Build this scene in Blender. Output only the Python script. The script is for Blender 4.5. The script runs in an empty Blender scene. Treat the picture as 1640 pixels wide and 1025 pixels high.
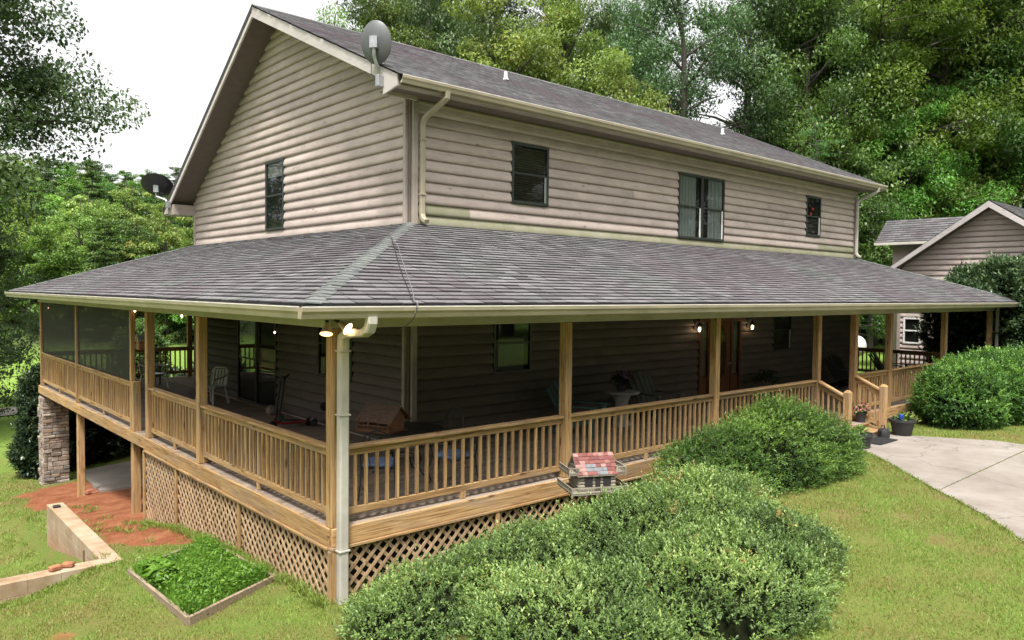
import bpy, math, random
import numpy as np
from mathutils import Vector, Matrix

random.seed(7)
RNG = np.random.default_rng(7)
sc = bpy.context.scene
COL = sc.collection
rad = math.radians

# ------------------------------------------------------------------ camera, sky, sun, exposure
CAM = np.array([-4.319, -8.063, 2.833])
FPX = 1229.07
_a, _p, _r = rad(48.4) + .002, -.038, .011
_F = np.array([math.cos(_a) * math.cos(_p), math.sin(_a) * math.cos(_p), math.sin(_p)])
_R = np.array([math.sin(_a), -math.cos(_a), 0.0])
_U = np.cross(_R, _F)
_R, _U = math.cos(_r) * _R + math.sin(_r) * _U, -math.sin(_r) * _R + math.cos(_r) * _U
cam_data = bpy.data.cameras.new('camera')
cam_data.sensor_width = 36.0
cam_data.lens = FPX / 1640 * 36.0
cam_data.clip_start = .05
cam_data.clip_end = 3000
cam = bpy.data.objects.new('camera', cam_data)
cam.matrix_world = Matrix(((_R[0], _U[0], -_F[0], CAM[0]), (_R[1], _U[1], -_F[1], CAM[1]),
                           (_R[2], _U[2], -_F[2], CAM[2]), (0, 0, 0, 1)))
COL.objects.link(cam)
sc.camera = cam

SUN_EL, SUN_AZ = 64, 228          # direction the light comes from, degrees counter-clockwise from +X
world = bpy.data.worlds.new('World')
sc.world = world
world.use_nodes = True
wn = world.node_tree
bg = wn.nodes['Background']
sky = wn.nodes.new('ShaderNodeTexSky')
sky.sky_type = 'NISHITA'
sky.sun_disc = False
sky.sun_elevation = rad(SUN_EL)
sky.sun_rotation = rad(90 - SUN_AZ)
sky.air_density = 1.0
sky.dust_density = 4.0
sky.ozone_density = 1.0
hsv = wn.nodes.new('ShaderNodeHueSaturation')
hsv.inputs['Saturation'].default_value = .05      # cloud-covered, colourless sky
wn.links.new(sky.outputs[0], hsv.inputs['Color'])
wn.links.new(hsv.outputs[0], bg.inputs['Color'])
bg.inputs['Strength'].default_value = .15
sun_d = bpy.data.lights.new('sun', 'SUN')
sun_d.energy = 2.5
sun_d.angle = rad(8)
sun_d.color = (1.0, .965, .91)
sun = bpy.data.objects.new('sun', sun_d)
_sd = Vector((math.cos(rad(SUN_EL)) * math.cos(rad(SUN_AZ)), math.cos(rad(SUN_EL)) * math.sin(rad(SUN_AZ)), math.sin(rad(SUN_EL))))
sun.rotation_euler = _sd.to_track_quat('Z', 'Y').to_euler()
COL.objects.link(sun)
sc.view_settings.view_transform = 'Standard'
sc.view_settings.look = 'None'
sc.view_settings.exposure = 1.15
sc.view_settings.gamma = 1.0
sc.render.engine = 'CYCLES'
sc.cycles.max_bounces = 8
sc.cycles.diffuse_bounces = 3
sc.cycles.transparent_max_bounces = 12
sc.cycles.use_denoising = True


def ray_at(px, py, depth):
    d = _F + _R * (px - 820) / FPX - _U * (py - 512.5) / FPX
    return CAM + d * depth


# ------------------------------------------------------------------ object helpers
def thing(name, label, cat, loc=(0, 0, 0), rz=0.0, group=None):
    o = bpy.data.objects.new(name, None)
    o.empty_display_size = .2
    o.location = loc
    o.rotation_euler = (0, 0, rz)
    o['label'] = label
    o['category'] = cat
    if group:
        o['group'] = group
    COL.objects.link(o)
    return o


def tag(o, label, cat, group=None):
    o['label'] = label
    o['category'] = cat
    if group:
        o['group'] = group
    return o


def node(name, parent):
    o = bpy.data.objects.new(name, None)
    o.empty_display_size = .1
    COL.objects.link(o)
    o.parent = parent
    return o


def link_mesh(name, me, mat, parent=None):
    o = bpy.data.objects.new(name, me)
    if mat and not me.materials:
        me.materials.append(mat)
    COL.objects.link(o)
    o.parent = parent
    return o


def copy_tree(o, parent=None):
    c = o.copy()
    COL.objects.link(c)
    c.parent = parent
    for ch in list(o.children):
        copy_tree(ch, c)
    return c


class MB:
    def __init__(self):
        self.v, self.f = [], []

    def add(self, v, f):
        n = len(self.v)
        self.v += [tuple(p) for p in v]
        self.f += [tuple(i + n for i in q) for q in f]
        return self

    def box(self, x0, x1, y0, y1, z0, z1):
        return self.add([(x0, y0, z0), (x1, y0, z0), (x1, y1, z0), (x0, y1, z0), (x0, y0, z1), (x1, y0, z1), (x1, y1, z1), (x0, y1, z1)],
                        [(0, 3, 2, 1), (4, 5, 6, 7), (0, 1, 5, 4), (1, 2, 6, 5), (2, 3, 7, 6), (3, 0, 4, 7)])

    def bbox(self, x0, x1, y0, y1, z0, z1, b=.006):
        """box with chamfered long edges (all 12)"""
        v, f = [], []
        c = [(x0, x1), (y0, y1), (z0, z1)]
        idx = {}
        for i in (0, 1):
            for j in (0, 1):
                for k in (0, 1):
                    for ax in range(3):
                        p = [c[0][i], c[1][j], c[2][k]]
                        for a2 in range(3):
                            if a2 != ax:
                                p[a2] += b if (i, j, k)[a2] == 0 else -b
                        idx[(i, j, k, ax)] = len(v)
                        v.append(tuple(p))
        for ax in range(3):
            o1, o2 = [a for a in range(3) if a != ax]
            for s in (0, 1):
                q = []
                for (m, n) in ((0, 0), (1, 0), (1, 1), (0, 1)):
                    t = [0, 0, 0]
                    t[ax], t[o1], t[o2] = s, m, n
                    q.append(idx[(*t, ax)])
                f.append(q)
        for ax in range(3):
            o1, o2 = [a for a in range(3) if a != ax]
            for m in (0, 1):
                for n in (0, 1):
                    t0, t1 = [0, 0, 0], [0, 0, 0]
                    t0[o1] = t1[o1] = m
                    t0[o2] = t1[o2] = n
                    t1[ax] = 1
                    f.append([idx[(*t0, o1)], idx[(*t1, o1)], idx[(*t1, o2)], idx[(*t0, o2)]])
        for i in (0, 1):
            for j in (0, 1):
                for k in (0, 1):
                    f.append([idx[(i, j, k, 0)], idx[(i, j, k, 1)], idx[(i, j, k, 2)]])
        return self.add(v, f)

    def bar(self, p, q, w, h, up=(0, 0, 1)):
        p, q = Vector(p), Vector(q)
        d = (q - p).normalized()
        u = Vector(up)
        s = d.cross(u)
        if s.length < 1e-4:
            s = d.cross(Vector((1, 0, 0)))
        s.normalize()
        u = s.cross(d)
        v = [e + s * a * w / 2 + u * b * h / 2 for e in (p, q) for a, b in ((-1, -1), (1, -1), (1, 1), (-1, 1))]
        return self.add(v, [(0, 1, 2, 3), (7, 6, 5, 4), (0, 4, 5, 1), (1, 5, 6, 2), (2, 6, 7, 3), (3, 7, 4, 0)])

    def tube(self, pts, r, n=8, cap=True):
        pts = [Vector(p) for p in pts]
        m = len(pts)
        if not hasattr(r, '__len__'):
            r = [r] * m
        v, f = [], []
        ref = Vector((.13, .37, .92))
        for i, p in enumerate(pts):
            d = (pts[min(i + 1, m - 1)] - pts[max(i - 1, 0)]).normalized()
            s = d.cross(ref)
            if s.length < .05:
                s = d.cross(Vector((1, 0, 0)))
            s.normalize()
            u = s.cross(d)
            for k in range(n):
                a = 2 * math.pi * k / n
                v.append(p + (s * math.cos(a) + u * math.sin(a)) * r[i])
        for i in range(m - 1):
            for k in range(n):
                f.append((i * n + k, i * n + (k + 1) % n, (i + 1) * n + (k + 1) % n, (i + 1) * n + k))
        if cap:
            f.append(tuple(range(n - 1, -1, -1)))
            f.append(tuple((m - 1) * n + k for k in range(n)))
        return self.add(v, f)

    def lathe(self, prof, n=20, c=(0, 0, 0), axis=None):
        v, f = [], []
        M = Matrix.Identity(3)
        if axis is not None:
            M = Vector((0, 0, 1)).rotation_difference(Vector(axis)).to_matrix()
        c = Vector(c)
        for (r, z) in prof:
            for k in range(n):
                a = 2 * math.pi * k / n
                v.append(c + M @ Vector((r * math.cos(a), r * math.sin(a), z)))
        for i in range(len(prof) - 1):
            for k in range(n):
                f.append((i * n + k, i * n + (k + 1) % n, (i + 1) * n + (k + 1) % n, (i + 1) * n + k))
        f.append(tuple(range(n - 1, -1, -1)))
        f.append(tuple((len(prof) - 1) * n + k for k in range(n)))
        return self.add(v, f)

    def prism(self, poly, ax, a0, a1):
        """polygon in the two other axes (in order), extruded along axis ax from a0 to a1"""
        n = len(poly)

        def P(q, a):
            t = list(q)
            t.insert(ax, a)
            return tuple(t)
        v = [P(q, a0) for q in poly] + [P(q, a1) for q in poly]
        f = [tuple(range(n)), tuple(range(2 * n - 1, n - 1, -1))]
        f += [(i, (i + 1) % n, n + (i + 1) % n, n + i) for i in range(n)]
        return self.add(v, f)

    def mesh(self, name, smooth=False):
        me = bpy.data.meshes.new(name)
        me.from_pydata(self.v, [], self.f)
        me.update()
        import bmesh
        bm = bmesh.new()
        bm.from_mesh(me)
        bmesh.ops.recalc_face_normals(bm, faces=bm.faces)
        bm.to_mesh(me)
        bm.free()
        if smooth:
            me.polygons.foreach_set('use_smooth', [True] * len(me.polygons))
            try:
                me.set_sharp_from_angle(angle=rad(40))
            except Exception:
                pass
        return me

    def build(self, name, mat, parent=None, smooth=False, loc=None, rz=None):
        o = link_mesh(name, self.mesh(name, smooth), mat, parent)
        if loc is not None:
            o.location = loc
        if rz is not None:
            o.rotation_euler = (0, 0, rz)
        return o


def np_mesh(name, V, F, var=None, attr='var', smooth=False):
    V = np.asarray(V, np.float32)
    F = np.asarray(F, np.int32)
    me = bpy.data.meshes.new(name)
    k = F.shape[1]
    me.vertices.add(len(V))
    me.vertices.foreach_set('co', V.ravel())
    me.loops.add(F.size)
    me.loops.foreach_set('vertex_index', F.ravel())
    me.polygons.add(len(F))
    me.polygons.foreach_set('loop_start', np.arange(0, F.size, k, dtype=np.int32))
    if smooth:
        me.polygons.foreach_set('use_smooth', np.ones(len(F), bool))
    if var is not None:
        at = me.attributes.new(attr, 'FLOAT', 'POINT')
        at.data.foreach_set('value', np.asarray(var, np.float32))
    me.update(calc_edges=True)
    return me


# ------------------------------------------------------------------ material helpers
def new_mat(name):
    m = bpy.data.materials.new(name)
    m.use_nodes = True
    nt = m.node_tree
    return m, nt, nt.nodes['Principled BSDF']


def nd(nt, t, **kw):
    n = nt.nodes.new(t)
    for k, v in kw.items():
        if k in n.inputs:
            n.inputs[k].default_value = v
        else:
            setattr(n, k, v)
    return n


def ramp(nt, src, stops):
    r = nt.nodes.new('ShaderNodeValToRGB')
    e = r.color_ramp.elements
    while len(e) < len(stops):
        e.new(.5)
    for i, (p, c) in enumerate(stops):
        e[i].position = p
        e[i].color = (*c, 1)
    nt.links.new(src, r.inputs[0])
    return r.outputs[0]


def mix(nt, fac, a, b, mode='MIX'):
    n = nt.nodes.new('ShaderNodeMix')
    n.data_type = 'RGBA'
    n.blend_type = mode
    for s, v in ((0, fac), (6, a), (7, b)):
        if isinstance(v, (int, float)):
            n.inputs[s].default_value = v
        elif isinstance(v, tuple):
            n.inputs[s].default_value = (*v, 1)
        else:
            nt.links.new(v, n.inputs[s])
    return n.outputs[2]


def mathn(nt, op, a, b=0.0):
    n = nt.nodes.new('ShaderNodeMath')
    n.operation = op
    for i, v in enumerate((a, b)):
        if isinstance(v, (int, float)):
            n.inputs[i].default_value = v
        else:
            nt.links.new(v, n.inputs[i])
    return n.outputs[0]


def obj_vec(nt, scale=(1, 1, 1), rnd=0.0):
    tc = nt.nodes.new('ShaderNodeTexCoord')
    mp = nt.nodes.new('ShaderNodeMapping')
    mp.inputs['Scale'].default_value = scale
    src = tc.outputs['Object']
    if rnd:
        oi = nt.nodes.new('ShaderNodeObjectInfo')
        a = nt.nodes.new('ShaderNodeVectorMath')
        a.operation = 'ADD'
        sc_ = mathn(nt, 'MULTIPLY', oi.outputs['Random'], rnd)
        cb = nt.nodes.new('ShaderNodeCombineXYZ')
        for i in range(3):
            nt.links.new(sc_, cb.inputs[i])
        nt.links.new(src, a.inputs[0])
        nt.links.new(cb.outputs[0], a.inputs[1])
        src = a.outputs[0]
    nt.links.new(src, mp.inputs[0])
    return mp.outputs[0]


def noise(nt, vec, scale, detail=4.0, rough=.55, dist=0.0):
    n = nd(nt, 'ShaderNodeTexNoise', Scale=scale, Detail=detail, Roughness=rough, Distortion=dist)
    if vec is not None:
        nt.links.new(vec, n.inputs['Vector'])
    return n.outputs['Fac']


def bump(nt, b, h, strength=.3, dist=.01):
    n = nd(nt, 'ShaderNodeBump', Strength=strength, Distance=dist)
    nt.links.new(h, n.inputs['Height'])
    nt.links.new(n.outputs[0], b.inputs['Normal'])


def plain(name, col, rough=.6, metal=0.0, var=.12, scale=6.0, bmp=0.0, emis=None, spec=.5):
    m, nt, b = new_mat(name)
    v = obj_vec(nt, rnd=11.0)
    f = noise(nt, v, scale, 5)
    c = ramp(nt, f, [(.3, tuple(x * (1 - var) for x in col)), (.7, tuple(min(1, x * (1 + var)) for x in col))])
    nt.links.new(c, b.inputs['Base Color'])
    b.inputs['Roughness'].default_value = rough
    b.inputs['Metallic'].default_value = metal
    b.inputs['Specular IOR Level'].default_value = spec
    if bmp:
        bump(nt, b, noise(nt, v, scale * 5, 4), bmp, .01)
    if emis:
        b.inputs['Emission Color'].default_value = (*emis[0], 1)
        b.inputs['Emission Strength'].default_value = emis[1]
    return m


def wood(name, dark, mid, light, axis, weather=(.235, .195, .155), wf=.6, rough=.8, grain=38):
    m, nt, b = new_mat(name)
    s = [grain] * 3
    s[axis] = 1.6
    v = obj_vec(nt, tuple(s), rnd=23.0)
    g = noise(nt, v, 1.0, 5, .6, 1.1)
    c = ramp(nt, g, [(.3, dark), (.48, mid), (.68, light)])
    s2 = [5.0] * 3
    s2[axis] = 1.1
    v2 = obj_vec(nt, tuple(s2), rnd=51.0)
    w = noise(nt, v2, 1.0, 5, .65)
    wf_ = ramp(nt, w, [(.48, (0, 0, 0)), (.72, (wf, wf, wf))])
    c = mix(nt, wf_, c, weather)
    # knots
    s3 = [6.5] * 3
    s3[axis] = 1.7
    v3 = obj_vec(nt, tuple(s3), rnd=77.0)
    vo = nd(nt, 'ShaderNodeTexVoronoi', Scale=1.0)
    nt.links.new(v3, vo.inputs['Vector'])
    k = ramp(nt, vo.outputs['Distance'], [(.07, (.8, .8, .8)), (.16, (0, 0, 0))])
    c = mix(nt, k, c, tuple(x * .45 for x in dark))
    oi = nt.nodes.new('ShaderNodeObjectInfo')
    hs = nt.nodes.new('ShaderNodeHueSaturation')
    nt.links.new(c, hs.inputs['Color'])
    nt.links.new(mathn(nt, 'ADD', mathn(nt, 'MULTIPLY', oi.outputs['Random'], .38), .8), hs.inputs['Value'])
    nt.links.new(hs.outputs[0], b.inputs['Base Color'])
    b.inputs['Roughness'].default_value = rough
    b.inputs['Specular IOR Level'].default_value = .25
    bump(nt, b, g, .35, .004)
    return m


PINE = ((.15, .074, .028), (.355, .21, .09), (.49, .325, .16))
GREYW = ((.125, .09, .062), (.26, .20, .15), (.37, .30, .235))
M = {}
for i, ax in enumerate('xyz'):
    M['pine_' + ax] = wood('treated_pine_' + ax, *PINE, i)
    M['deck_' + ax] = wood('weathered_deck_' + ax, *GREYW, i, weather=(.3, .27, .25), wf=.6)
M['pine_d'] = wood('lattice_pine', (.2, .12, .06), (.36, .245, .14), (.44, .33, .21), 2, weather=(.36, .21, .13), wf=.4)


def siding(name, col, mildew=0.0):
    m, nt, b = new_mat(name)
    v = obj_vec(nt, rnd=3.0)
    a = noise(nt, v, 1.3, 6, .6)
    c = ramp(nt, a, [(.3, tuple(x * .84 for x in col)), (.7, tuple(x * 1.1 for x in col))])
    st = obj_vec(nt, (1.2, 1.2, 9.0), rnd=9.0)
    s1 = noise(nt, st, 2.2, 7, .72)
    d = ramp(nt, s1, [(.52, (0, 0, 0)), (.72, (.65, .65, .65))])
    c = mix(nt, d, c, tuple(x * .5 for x in col))
    vo = nd(nt, 'ShaderNodeTexVoronoi', Scale=1.5)
    nt.links.new(obj_vec(nt, (1, 1, 2.2), rnd=5.0), vo.inputs['Vector'])
    k = ramp(nt, vo.outputs['Distance'], [(.04, (.8, .8, .8)), (.10, (0, 0, 0))])
    c = mix(nt, k, c, tuple(x * .4 for x in col))
    if mildew:
        mv = noise(nt, v, 1.9, 6, .65)
        mm = ramp(nt, mv, [(.25, (mildew * .5,) * 3), (.6, (mildew,) * 3)])
        c = mix(nt, mm, c, (.2, .2, .115))
    oi = nt.nodes.new('ShaderNodeObjectInfo')
    hs = nt.nodes.new('ShaderNodeHueSaturation')
    nt.links.new(c, hs.inputs['Color'])
    nt.links.new(mathn(nt, 'ADD', mathn(nt, 'MULTIPLY', oi.outputs['Random'], .22), .89), hs.inputs['Value'])
    nt.links.new(hs.outputs[0], b.inputs['Base Color'])
    b.inputs['Roughness'].default_value = .62
    b.inputs['Specular IOR Level'].default_value = .3
    bump(nt, b, noise(nt, obj_vec(nt, (3, 3, 40), rnd=5.), 2.0, 5), .12, .004)
    return m


SID = (.43, .355, .32)
M['siding'] = siding('painted_log_siding', SID)
M['siding_porch_shade'] = siding('shade_darkened_porch_logs', (.125, .10, .087))  # same siding, colour darkened to put the deep porch shade into it
M['siding_mildew'] = siding('mildewed_log_siding', (.40, .36, .30), .8)
M['trim'] = plain('tan_painted_trim', (.33, .28, .245), .55, var=.18, scale=3, bmp=.08)
M['trim_white'] = siding('weathered_white_barge_board', (.50, .455, .435))
M['soffit'] = plain('brown_soffit', (.13, .102, .085), .7, var=.1)
M['gutter'] = plain('cream_gutter', (.34, .295, .215), .42, var=.16, scale=2.2)
M['gutter_lip'] = plain('pale_gutter_lip', (.56, .52, .45), .4, var=.1, scale=3)
M['downspout'] = plain('grey_white_downspout', (.42, .395, .345), .4, var=.15, scale=4)
M['frame_dark'] = plain('dark_green_window_frame', (.025, .03, .027), .45, var=.2)
M['frame_white'] = plain('white_window_frame', (.7, .68, .65), .45, var=.08)
M['iron'] = plain('black_iron', (.02, .02, .022), .4, var=.25)
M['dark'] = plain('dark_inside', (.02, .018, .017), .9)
M['white_plastic'] = plain('white_plastic', (.72, .72, .70), .4, var=.06)
M['red_paint'] = plain('red_plastic', (.42, .03, .035), .4, var=.15)
M['black_rubber'] = plain('black_rubber', (.018, .018, .019), .7, var=.3)
M['steel'] = plain('galvanised_steel', (.42, .43, .44), .38, .8, var=.2, scale=14)
M['concrete_block'] = None


def shingle_mat(name, island, hipcap=False, dark=1.0):
    m, nt, b = new_mat(name)
    if island:
        geo = nt.nodes.new('ShaderNodeNewGeometry')
        rnd = geo.outputs['Random Per Island']
    else:
        oi = nt.nodes.new('ShaderNodeObjectInfo')
        rnd = oi.outputs['Random']
    geo2 = nt.nodes.new('ShaderNodeNewGeometry')
    pos = geo2.outputs['Position']
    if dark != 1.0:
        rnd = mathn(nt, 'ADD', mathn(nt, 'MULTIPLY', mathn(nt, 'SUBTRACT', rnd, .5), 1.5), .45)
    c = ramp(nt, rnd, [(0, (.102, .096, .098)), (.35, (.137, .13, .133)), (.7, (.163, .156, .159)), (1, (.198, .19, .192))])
    big = noise(nt, pos, .42, 4, .6)
    pf = ramp(nt, big, [(.44, (0, 0, 0)), (.66, (.6, .6, .6))])
    c = mix(nt, pf, c, (.115, .082, .098))
    big2 = noise(nt, pos, .75, 4, .6)
    gf = ramp(nt, big2, [(.5, (0, 0, 0)), (.72, (.5, .5, .5))])
    c = mix(nt, gf, c, (.13, .15, .135))
    if hipcap:
        c = mix(nt, .4, c, (.15, .18, .158))
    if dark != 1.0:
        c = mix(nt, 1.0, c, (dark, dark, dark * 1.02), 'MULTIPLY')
    gr = noise(nt, pos, 160, 2, .7)
    c = mix(nt, .55, c, ramp(nt, gr, [(.3, (.45, .45, .45)), (.7, (1.35, 1.35, 1.35))]), 'MULTIPLY')
    nt.links.new(c, b.inputs['Base Color'])
    b.inputs['Roughness'].default_value = .93
    b.inputs['Specular IOR Level'].default_value = .2
    bump(nt, b, gr, .5, .004)
    return m


M['shingle'] = shingle_mat('asphalt_shingle', False)
M['shingle_mass'] = shingle_mat('asphalt_shingle_mass', True)
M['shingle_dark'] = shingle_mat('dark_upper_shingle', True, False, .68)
M['shingle_edge'] = plain('black_shingle_edge', (.02, .019, .02), .95)
M['hip_cap'] = shingle_mat('mossy_hip_shingle', False, True)
M['roof_felt'] = plain('roof_underlay', (.035, .033, .034), .95)

# glass, screen
m, nt, b = new_mat('window_glass')
out = nt.nodes['Material Output']
gl = nd(nt, 'ShaderNodeBsdfGlossy', Roughness=.02)
gl.inputs['Color'].default_value = (.9, .95, .95, 1)
tr = nd(nt, 'ShaderNodeBsdfTransparent')
tr.inputs['Color'].default_value = (.55, .58, .57, 1)
fr = nd(nt, 'ShaderNodeLayerWeight', Blend=.5)
ms = nt.nodes.new('ShaderNodeMixShader')
nt.links.new(mathn(nt, 'ADD', mathn(nt, 'MULTIPLY', mathn(nt, 'POWER', fr.outputs['Facing'], 4.0), .85), .035), ms.inputs[0])
nt.links.new(tr.outputs[0], ms.inputs[1])
nt.links.new(gl.outputs[0], ms.inputs[2])
nt.links.new(ms.outputs[0], out.inputs['Surface'])
M['glass'] = m
m, nt, b = new_mat('insect_screen')
out = nt.nodes['Material Output']
b.inputs['Specular IOR Level'].default_value = .05
b.inputs['Base Color'].default_value = (.03, .028, .027, 1)
b.inputs['Roughness'].default_value = .6
tr = nd(nt, 'ShaderNodeBsdfTransparent')
ms = nt.nodes.new('ShaderNodeMixShader')
wv = noise(nt, obj_vec(nt), 3.0, 4)
nt.links.new(mathn(nt, 'ADD', mathn(nt, 'MULTIPLY', wv, .12), .86), ms.inputs[0])
nt.links.new(tr.outputs[0], ms.inputs[1])
nt.links.new(b.outputs[0], ms.inputs[2])
nt.links.new(ms.outputs[0], out.inputs['Surface'])
M['screen'] = m


def leaf_mat(name, stops, trans=.35, rough=.45, hue=.0):
    m, nt, b = new_mat(name)
    out = nt.nodes['Material Output']
    at = nt.nodes.new('ShaderNodeAttribute')
    at.attribute_name = 'var'
    c = ramp(nt, at.outputs['Fac'], stops)
    oi = nt.nodes.new('ShaderNodeObjectInfo')
    hs = nt.nodes.new('ShaderNodeHueSaturation')
    nt.links.new(c, hs.inputs['Color'])
    nt.links.new(mathn(nt, 'ADD', mathn(nt, 'MULTIPLY', oi.outputs['Random'], .05), .475), hs.inputs['Hue'])
    nt.links.new(mathn(nt, 'ADD', mathn(nt, 'MULTIPLY', oi.outputs['Random'], .35), .85), hs.inputs['Value'])
    c = hs.outputs[0]
    nt.links.new(c, b.inputs['Base Color'])
    b.inputs['Roughness'].default_value = rough
    b.inputs['Specular IOR Level'].default_value = .35
    tl = nd(nt, 'ShaderNodeBsdfTranslucent')
    tc_ = mix(nt, 1.0, c, (1.15, 1.2, .7), 'MULTIPLY')
    nt.links.new(tc_, tl.inputs['Color'])
    ms = nt.nodes.new('ShaderNodeMixShader')
    ms.inputs[0].default_value = trans
    nt.links.new(b.outputs[0], ms.inputs[1])
    nt.links.new(tl.outputs[0], ms.inputs[2])
    nt.links.new(ms.outputs[0], out.inputs['Surface'])
    return m


M['leaf_hedge'] = leaf_mat('hedge_leaf', [(0, (.05, .074, .03)), (.4, (.14, .195, .06)), (.75, (.275, .345, .105)), (.96, (.44, .50, .165)), (1, (.3, .16, .07))])
M['leaf_yew'] = leaf_mat('dark_shrub_leaf', [(0, (.025, .055, .016)), (.45, (.085, .155, .035)), (.8, (.19, .305, .06)), (1, (.33, .46, .10))])
M['leaf_rhodo'] = leaf_mat('broad_evergreen_leaf', [(0, (.03, .055, .028)), (.5, (.075, .12, .05)), (1, (.19, .25, .12))], .15, .3)
M['leaf_holly'] = leaf_mat('dark_evergreen_leaf', [(0, (.015, .03, .014)), (.6, (.035, .06, .026)), (1, (.08, .115, .05))], .15, .32)
M['leaf_mid'] = leaf_mat('green_tree_leaf', [(0, (0.035, 0.071, 0.02)), (0.5, (0.098, 0.172, 0.045)), (1, (0.211, 0.319, 0.09))])
M['leaf_yellow'] = leaf_mat('yellow_green_leaf', [(0, (0.07, 0.112, 0.027)), (0.5, (0.189, 0.267, 0.068)), (0.93, (0.344, 0.43, 0.126)), (1, (0.369, 0.224, 0.09))])
M['leaf_dark'] = leaf_mat('blue_green_leaf', [(0, (0.031, 0.059, 0.027)), (0.5, (0.081, 0.135, 0.057)), (1, (0.178, 0.257, 0.114))], .28)
M['leaf_bright'] = leaf_mat('bright_green_leaf', [(0, (0.043, 0.09, 0.017)), (0.5, (0.125, 0.226, 0.043)), (1, (0.257, 0.394, 0.085))])
M['leaf_pine'] = leaf_mat('pine_needles', [(0, (0.038, 0.079, 0.027)), (0.5, (0.098, 0.176, 0.054)), (1, (0.204, 0.317, 0.099))], .2)
M['leaf_weed'] = leaf_mat('lush_weed_leaf', [(0, (.05, .12, .015)), (.5, (.11, .25, .03)), (1, (.24, .42, .07))], .4)
M['grass'] = leaf_mat('lawn_grass', [(0, (.27, .21, .085)), (.25, (.235, .245, .06)), (.6, (.175, .265, .05)), (1, (.275, .39, .08))], .35, .6)
M['bark'] = plain('grey_brown_bark', (.065, .055, .045), .9, var=.35, scale=5, bmp=.6)
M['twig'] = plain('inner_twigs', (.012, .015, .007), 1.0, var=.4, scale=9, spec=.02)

# ------------------------------------------------------------------ ground
def sstep(a, b, x):
    t = np.clip((x - a) / (b - a), 0, 1)
    return t * t * (3 - 2 * t)


def ground_z(x, y):
    x = np.asarray(x, float)
    y = np.asarray(y, float)
    base = np.interp(x, [-80, -20, -6, 0, 4, 7, 12, 25, 60], [-2.5, -1.5, -1.05, -.88, -.60, -.378, -.375, -.38, .3])
    d = np.interp(y, [0, 2.7, 5.4, 7.3, 8.3, 12.7, 17.2, 30, 60, 90], [0, -.1, -.39, -.74, -.82, -1.42, -1.97, -2.6, -3.3, -3.6])
    z = base + d * (1 - sstep(5, 21, x - .38 * np.maximum(y - 14, 0)))
    pit = sstep(-1.42, -1.5, x) * sstep(4.42, 4.5, y) * (1 - sstep(9, 12, y)) * sstep(-9, -6, x)
    z = z - .4 * pit
    z = z - .22 * sstep(-1.25, -2.6, x) * sstep(1.8, 3.9, y) * sstep(-14, -7, x)
    z = z + 35 * sstep(80, 250, y + .25 * x) * (1 - .25 * sstep(-40, 60, x))
    z = z + 13 * sstep(18, 75, y) * sstep(0, 22, x - .45 * y - 4)
    far = sstep(30, 120, np.hypot(x, y))
    z = z + far * (np.sin(x * .05) * np.cos(y * .043)) * .8
    near = 1 - sstep(12, 30, np.hypot(x, y))
    z = z + near * (.018 * np.sin(x * 2.1 + .7) * np.sin(y * 1.7) + .012 * np.sin(x * 4.3) * np.cos(y * 3.9 + 1)) * (1 - sstep(6.5, 7, x))
    return z


def clay_mask(x, y):
    """bare red earth beside and under the left porch"""
    n = .35 * np.sin(x * 3.1 + 1) * np.sin(y * 1.9) + .25 * np.sin(x * 7.3) * np.cos(y * 5.1 + .5)
    a = 1.25 * sstep(3.4, 4.6, y + .6 * n + .5 * x) * (1 - sstep(14.6, 16.4, y + n)) * sstep(-1.2, -.55, x + .4 * n) * (1 - sstep(6, 9, x))
    b_ = .55 * np.exp(-(((x + 2.55) / .22) ** 2 + ((y - 1.25) / .25) ** 2)) * 1.1
    c_ = .5 * sstep(0, 3, y) * (1 - sstep(4.0, 5, y)) * sstep(-.5, 0, x)
    return np.clip(np.maximum(np.maximum(a, b_), c_), 0, 1)


def axis_lines(lo_far, lo, hi, hi_far, step):
    core = np.arange(lo, hi + step / 2, step)
    def outw(start, end):
        out, s, x = [], step, start
        while abs(x - end) > 1e-6:
            s = min(s * 1.22, 22)
            x = x + s if end > start else x - s
            if (end > start and x > end) or (end < start and x < end):
                x = end
            out.append(x)
        return out
    return np.array(sorted(outw(lo, lo_far)) + list(core) + outw(hi, hi_far))


gx = axis_lines(-500, -7, 13, 700, .14)
gy = axis_lines(-300, -7, 17, 700, .14)
GX, GY = np.meshgrid(gx, gy, indexing='ij')
GZ = ground_z(GX, GY)
nx, ny = GX.shape
idx = np.arange(nx * ny).reshape(nx, ny)
GF = np.stack([idx[:-1, :-1], idx[1:, :-1], idx[1:, 1:], idx[:-1, 1:]], -1).reshape(-1, 4)
me = np_mesh('ground', np.stack([GX, GY, GZ], -1).reshape(-1, 3), GF, clay_mask(GX, GY).ravel(), 'clay', True)
at = me.attributes.new('wood', 'FLOAT', 'POINT')
at.data.foreach_set('value', np.maximum(sstep(88, 96, GY + .25 * GX), sstep(24, 32, GY) * sstep(0, 10, GX - .45 * GY - 2)).ravel().astype(np.float32))
m, nt, b = new_mat('lawn_and_red_clay')
at = nt.nodes.new('ShaderNodeAttribute')
at.attribute_name = 'clay'
geo = nt.nodes.new('ShaderNodeNewGeometry')
pos = geo.outputs['Position']
n1 = noise(nt, pos, .9, 6, .65)
c = ramp(nt, n1, [(.3, (.17, .12, .055)), (.45, (.135, .14, .04)), (.6, (.115, .155, .033)), (.8, (.16, .20, .042))])
n2 = noise(nt, pos, 30, 4, .7)
c = mix(nt, .6, c, ramp(nt, n2, [(.25, (.45, .45, .4)), (.75, (1.35, 1.35, 1.3))]), 'MULTIPLY')
fl = noise(nt, pos, .03, 4, .6)
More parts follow.
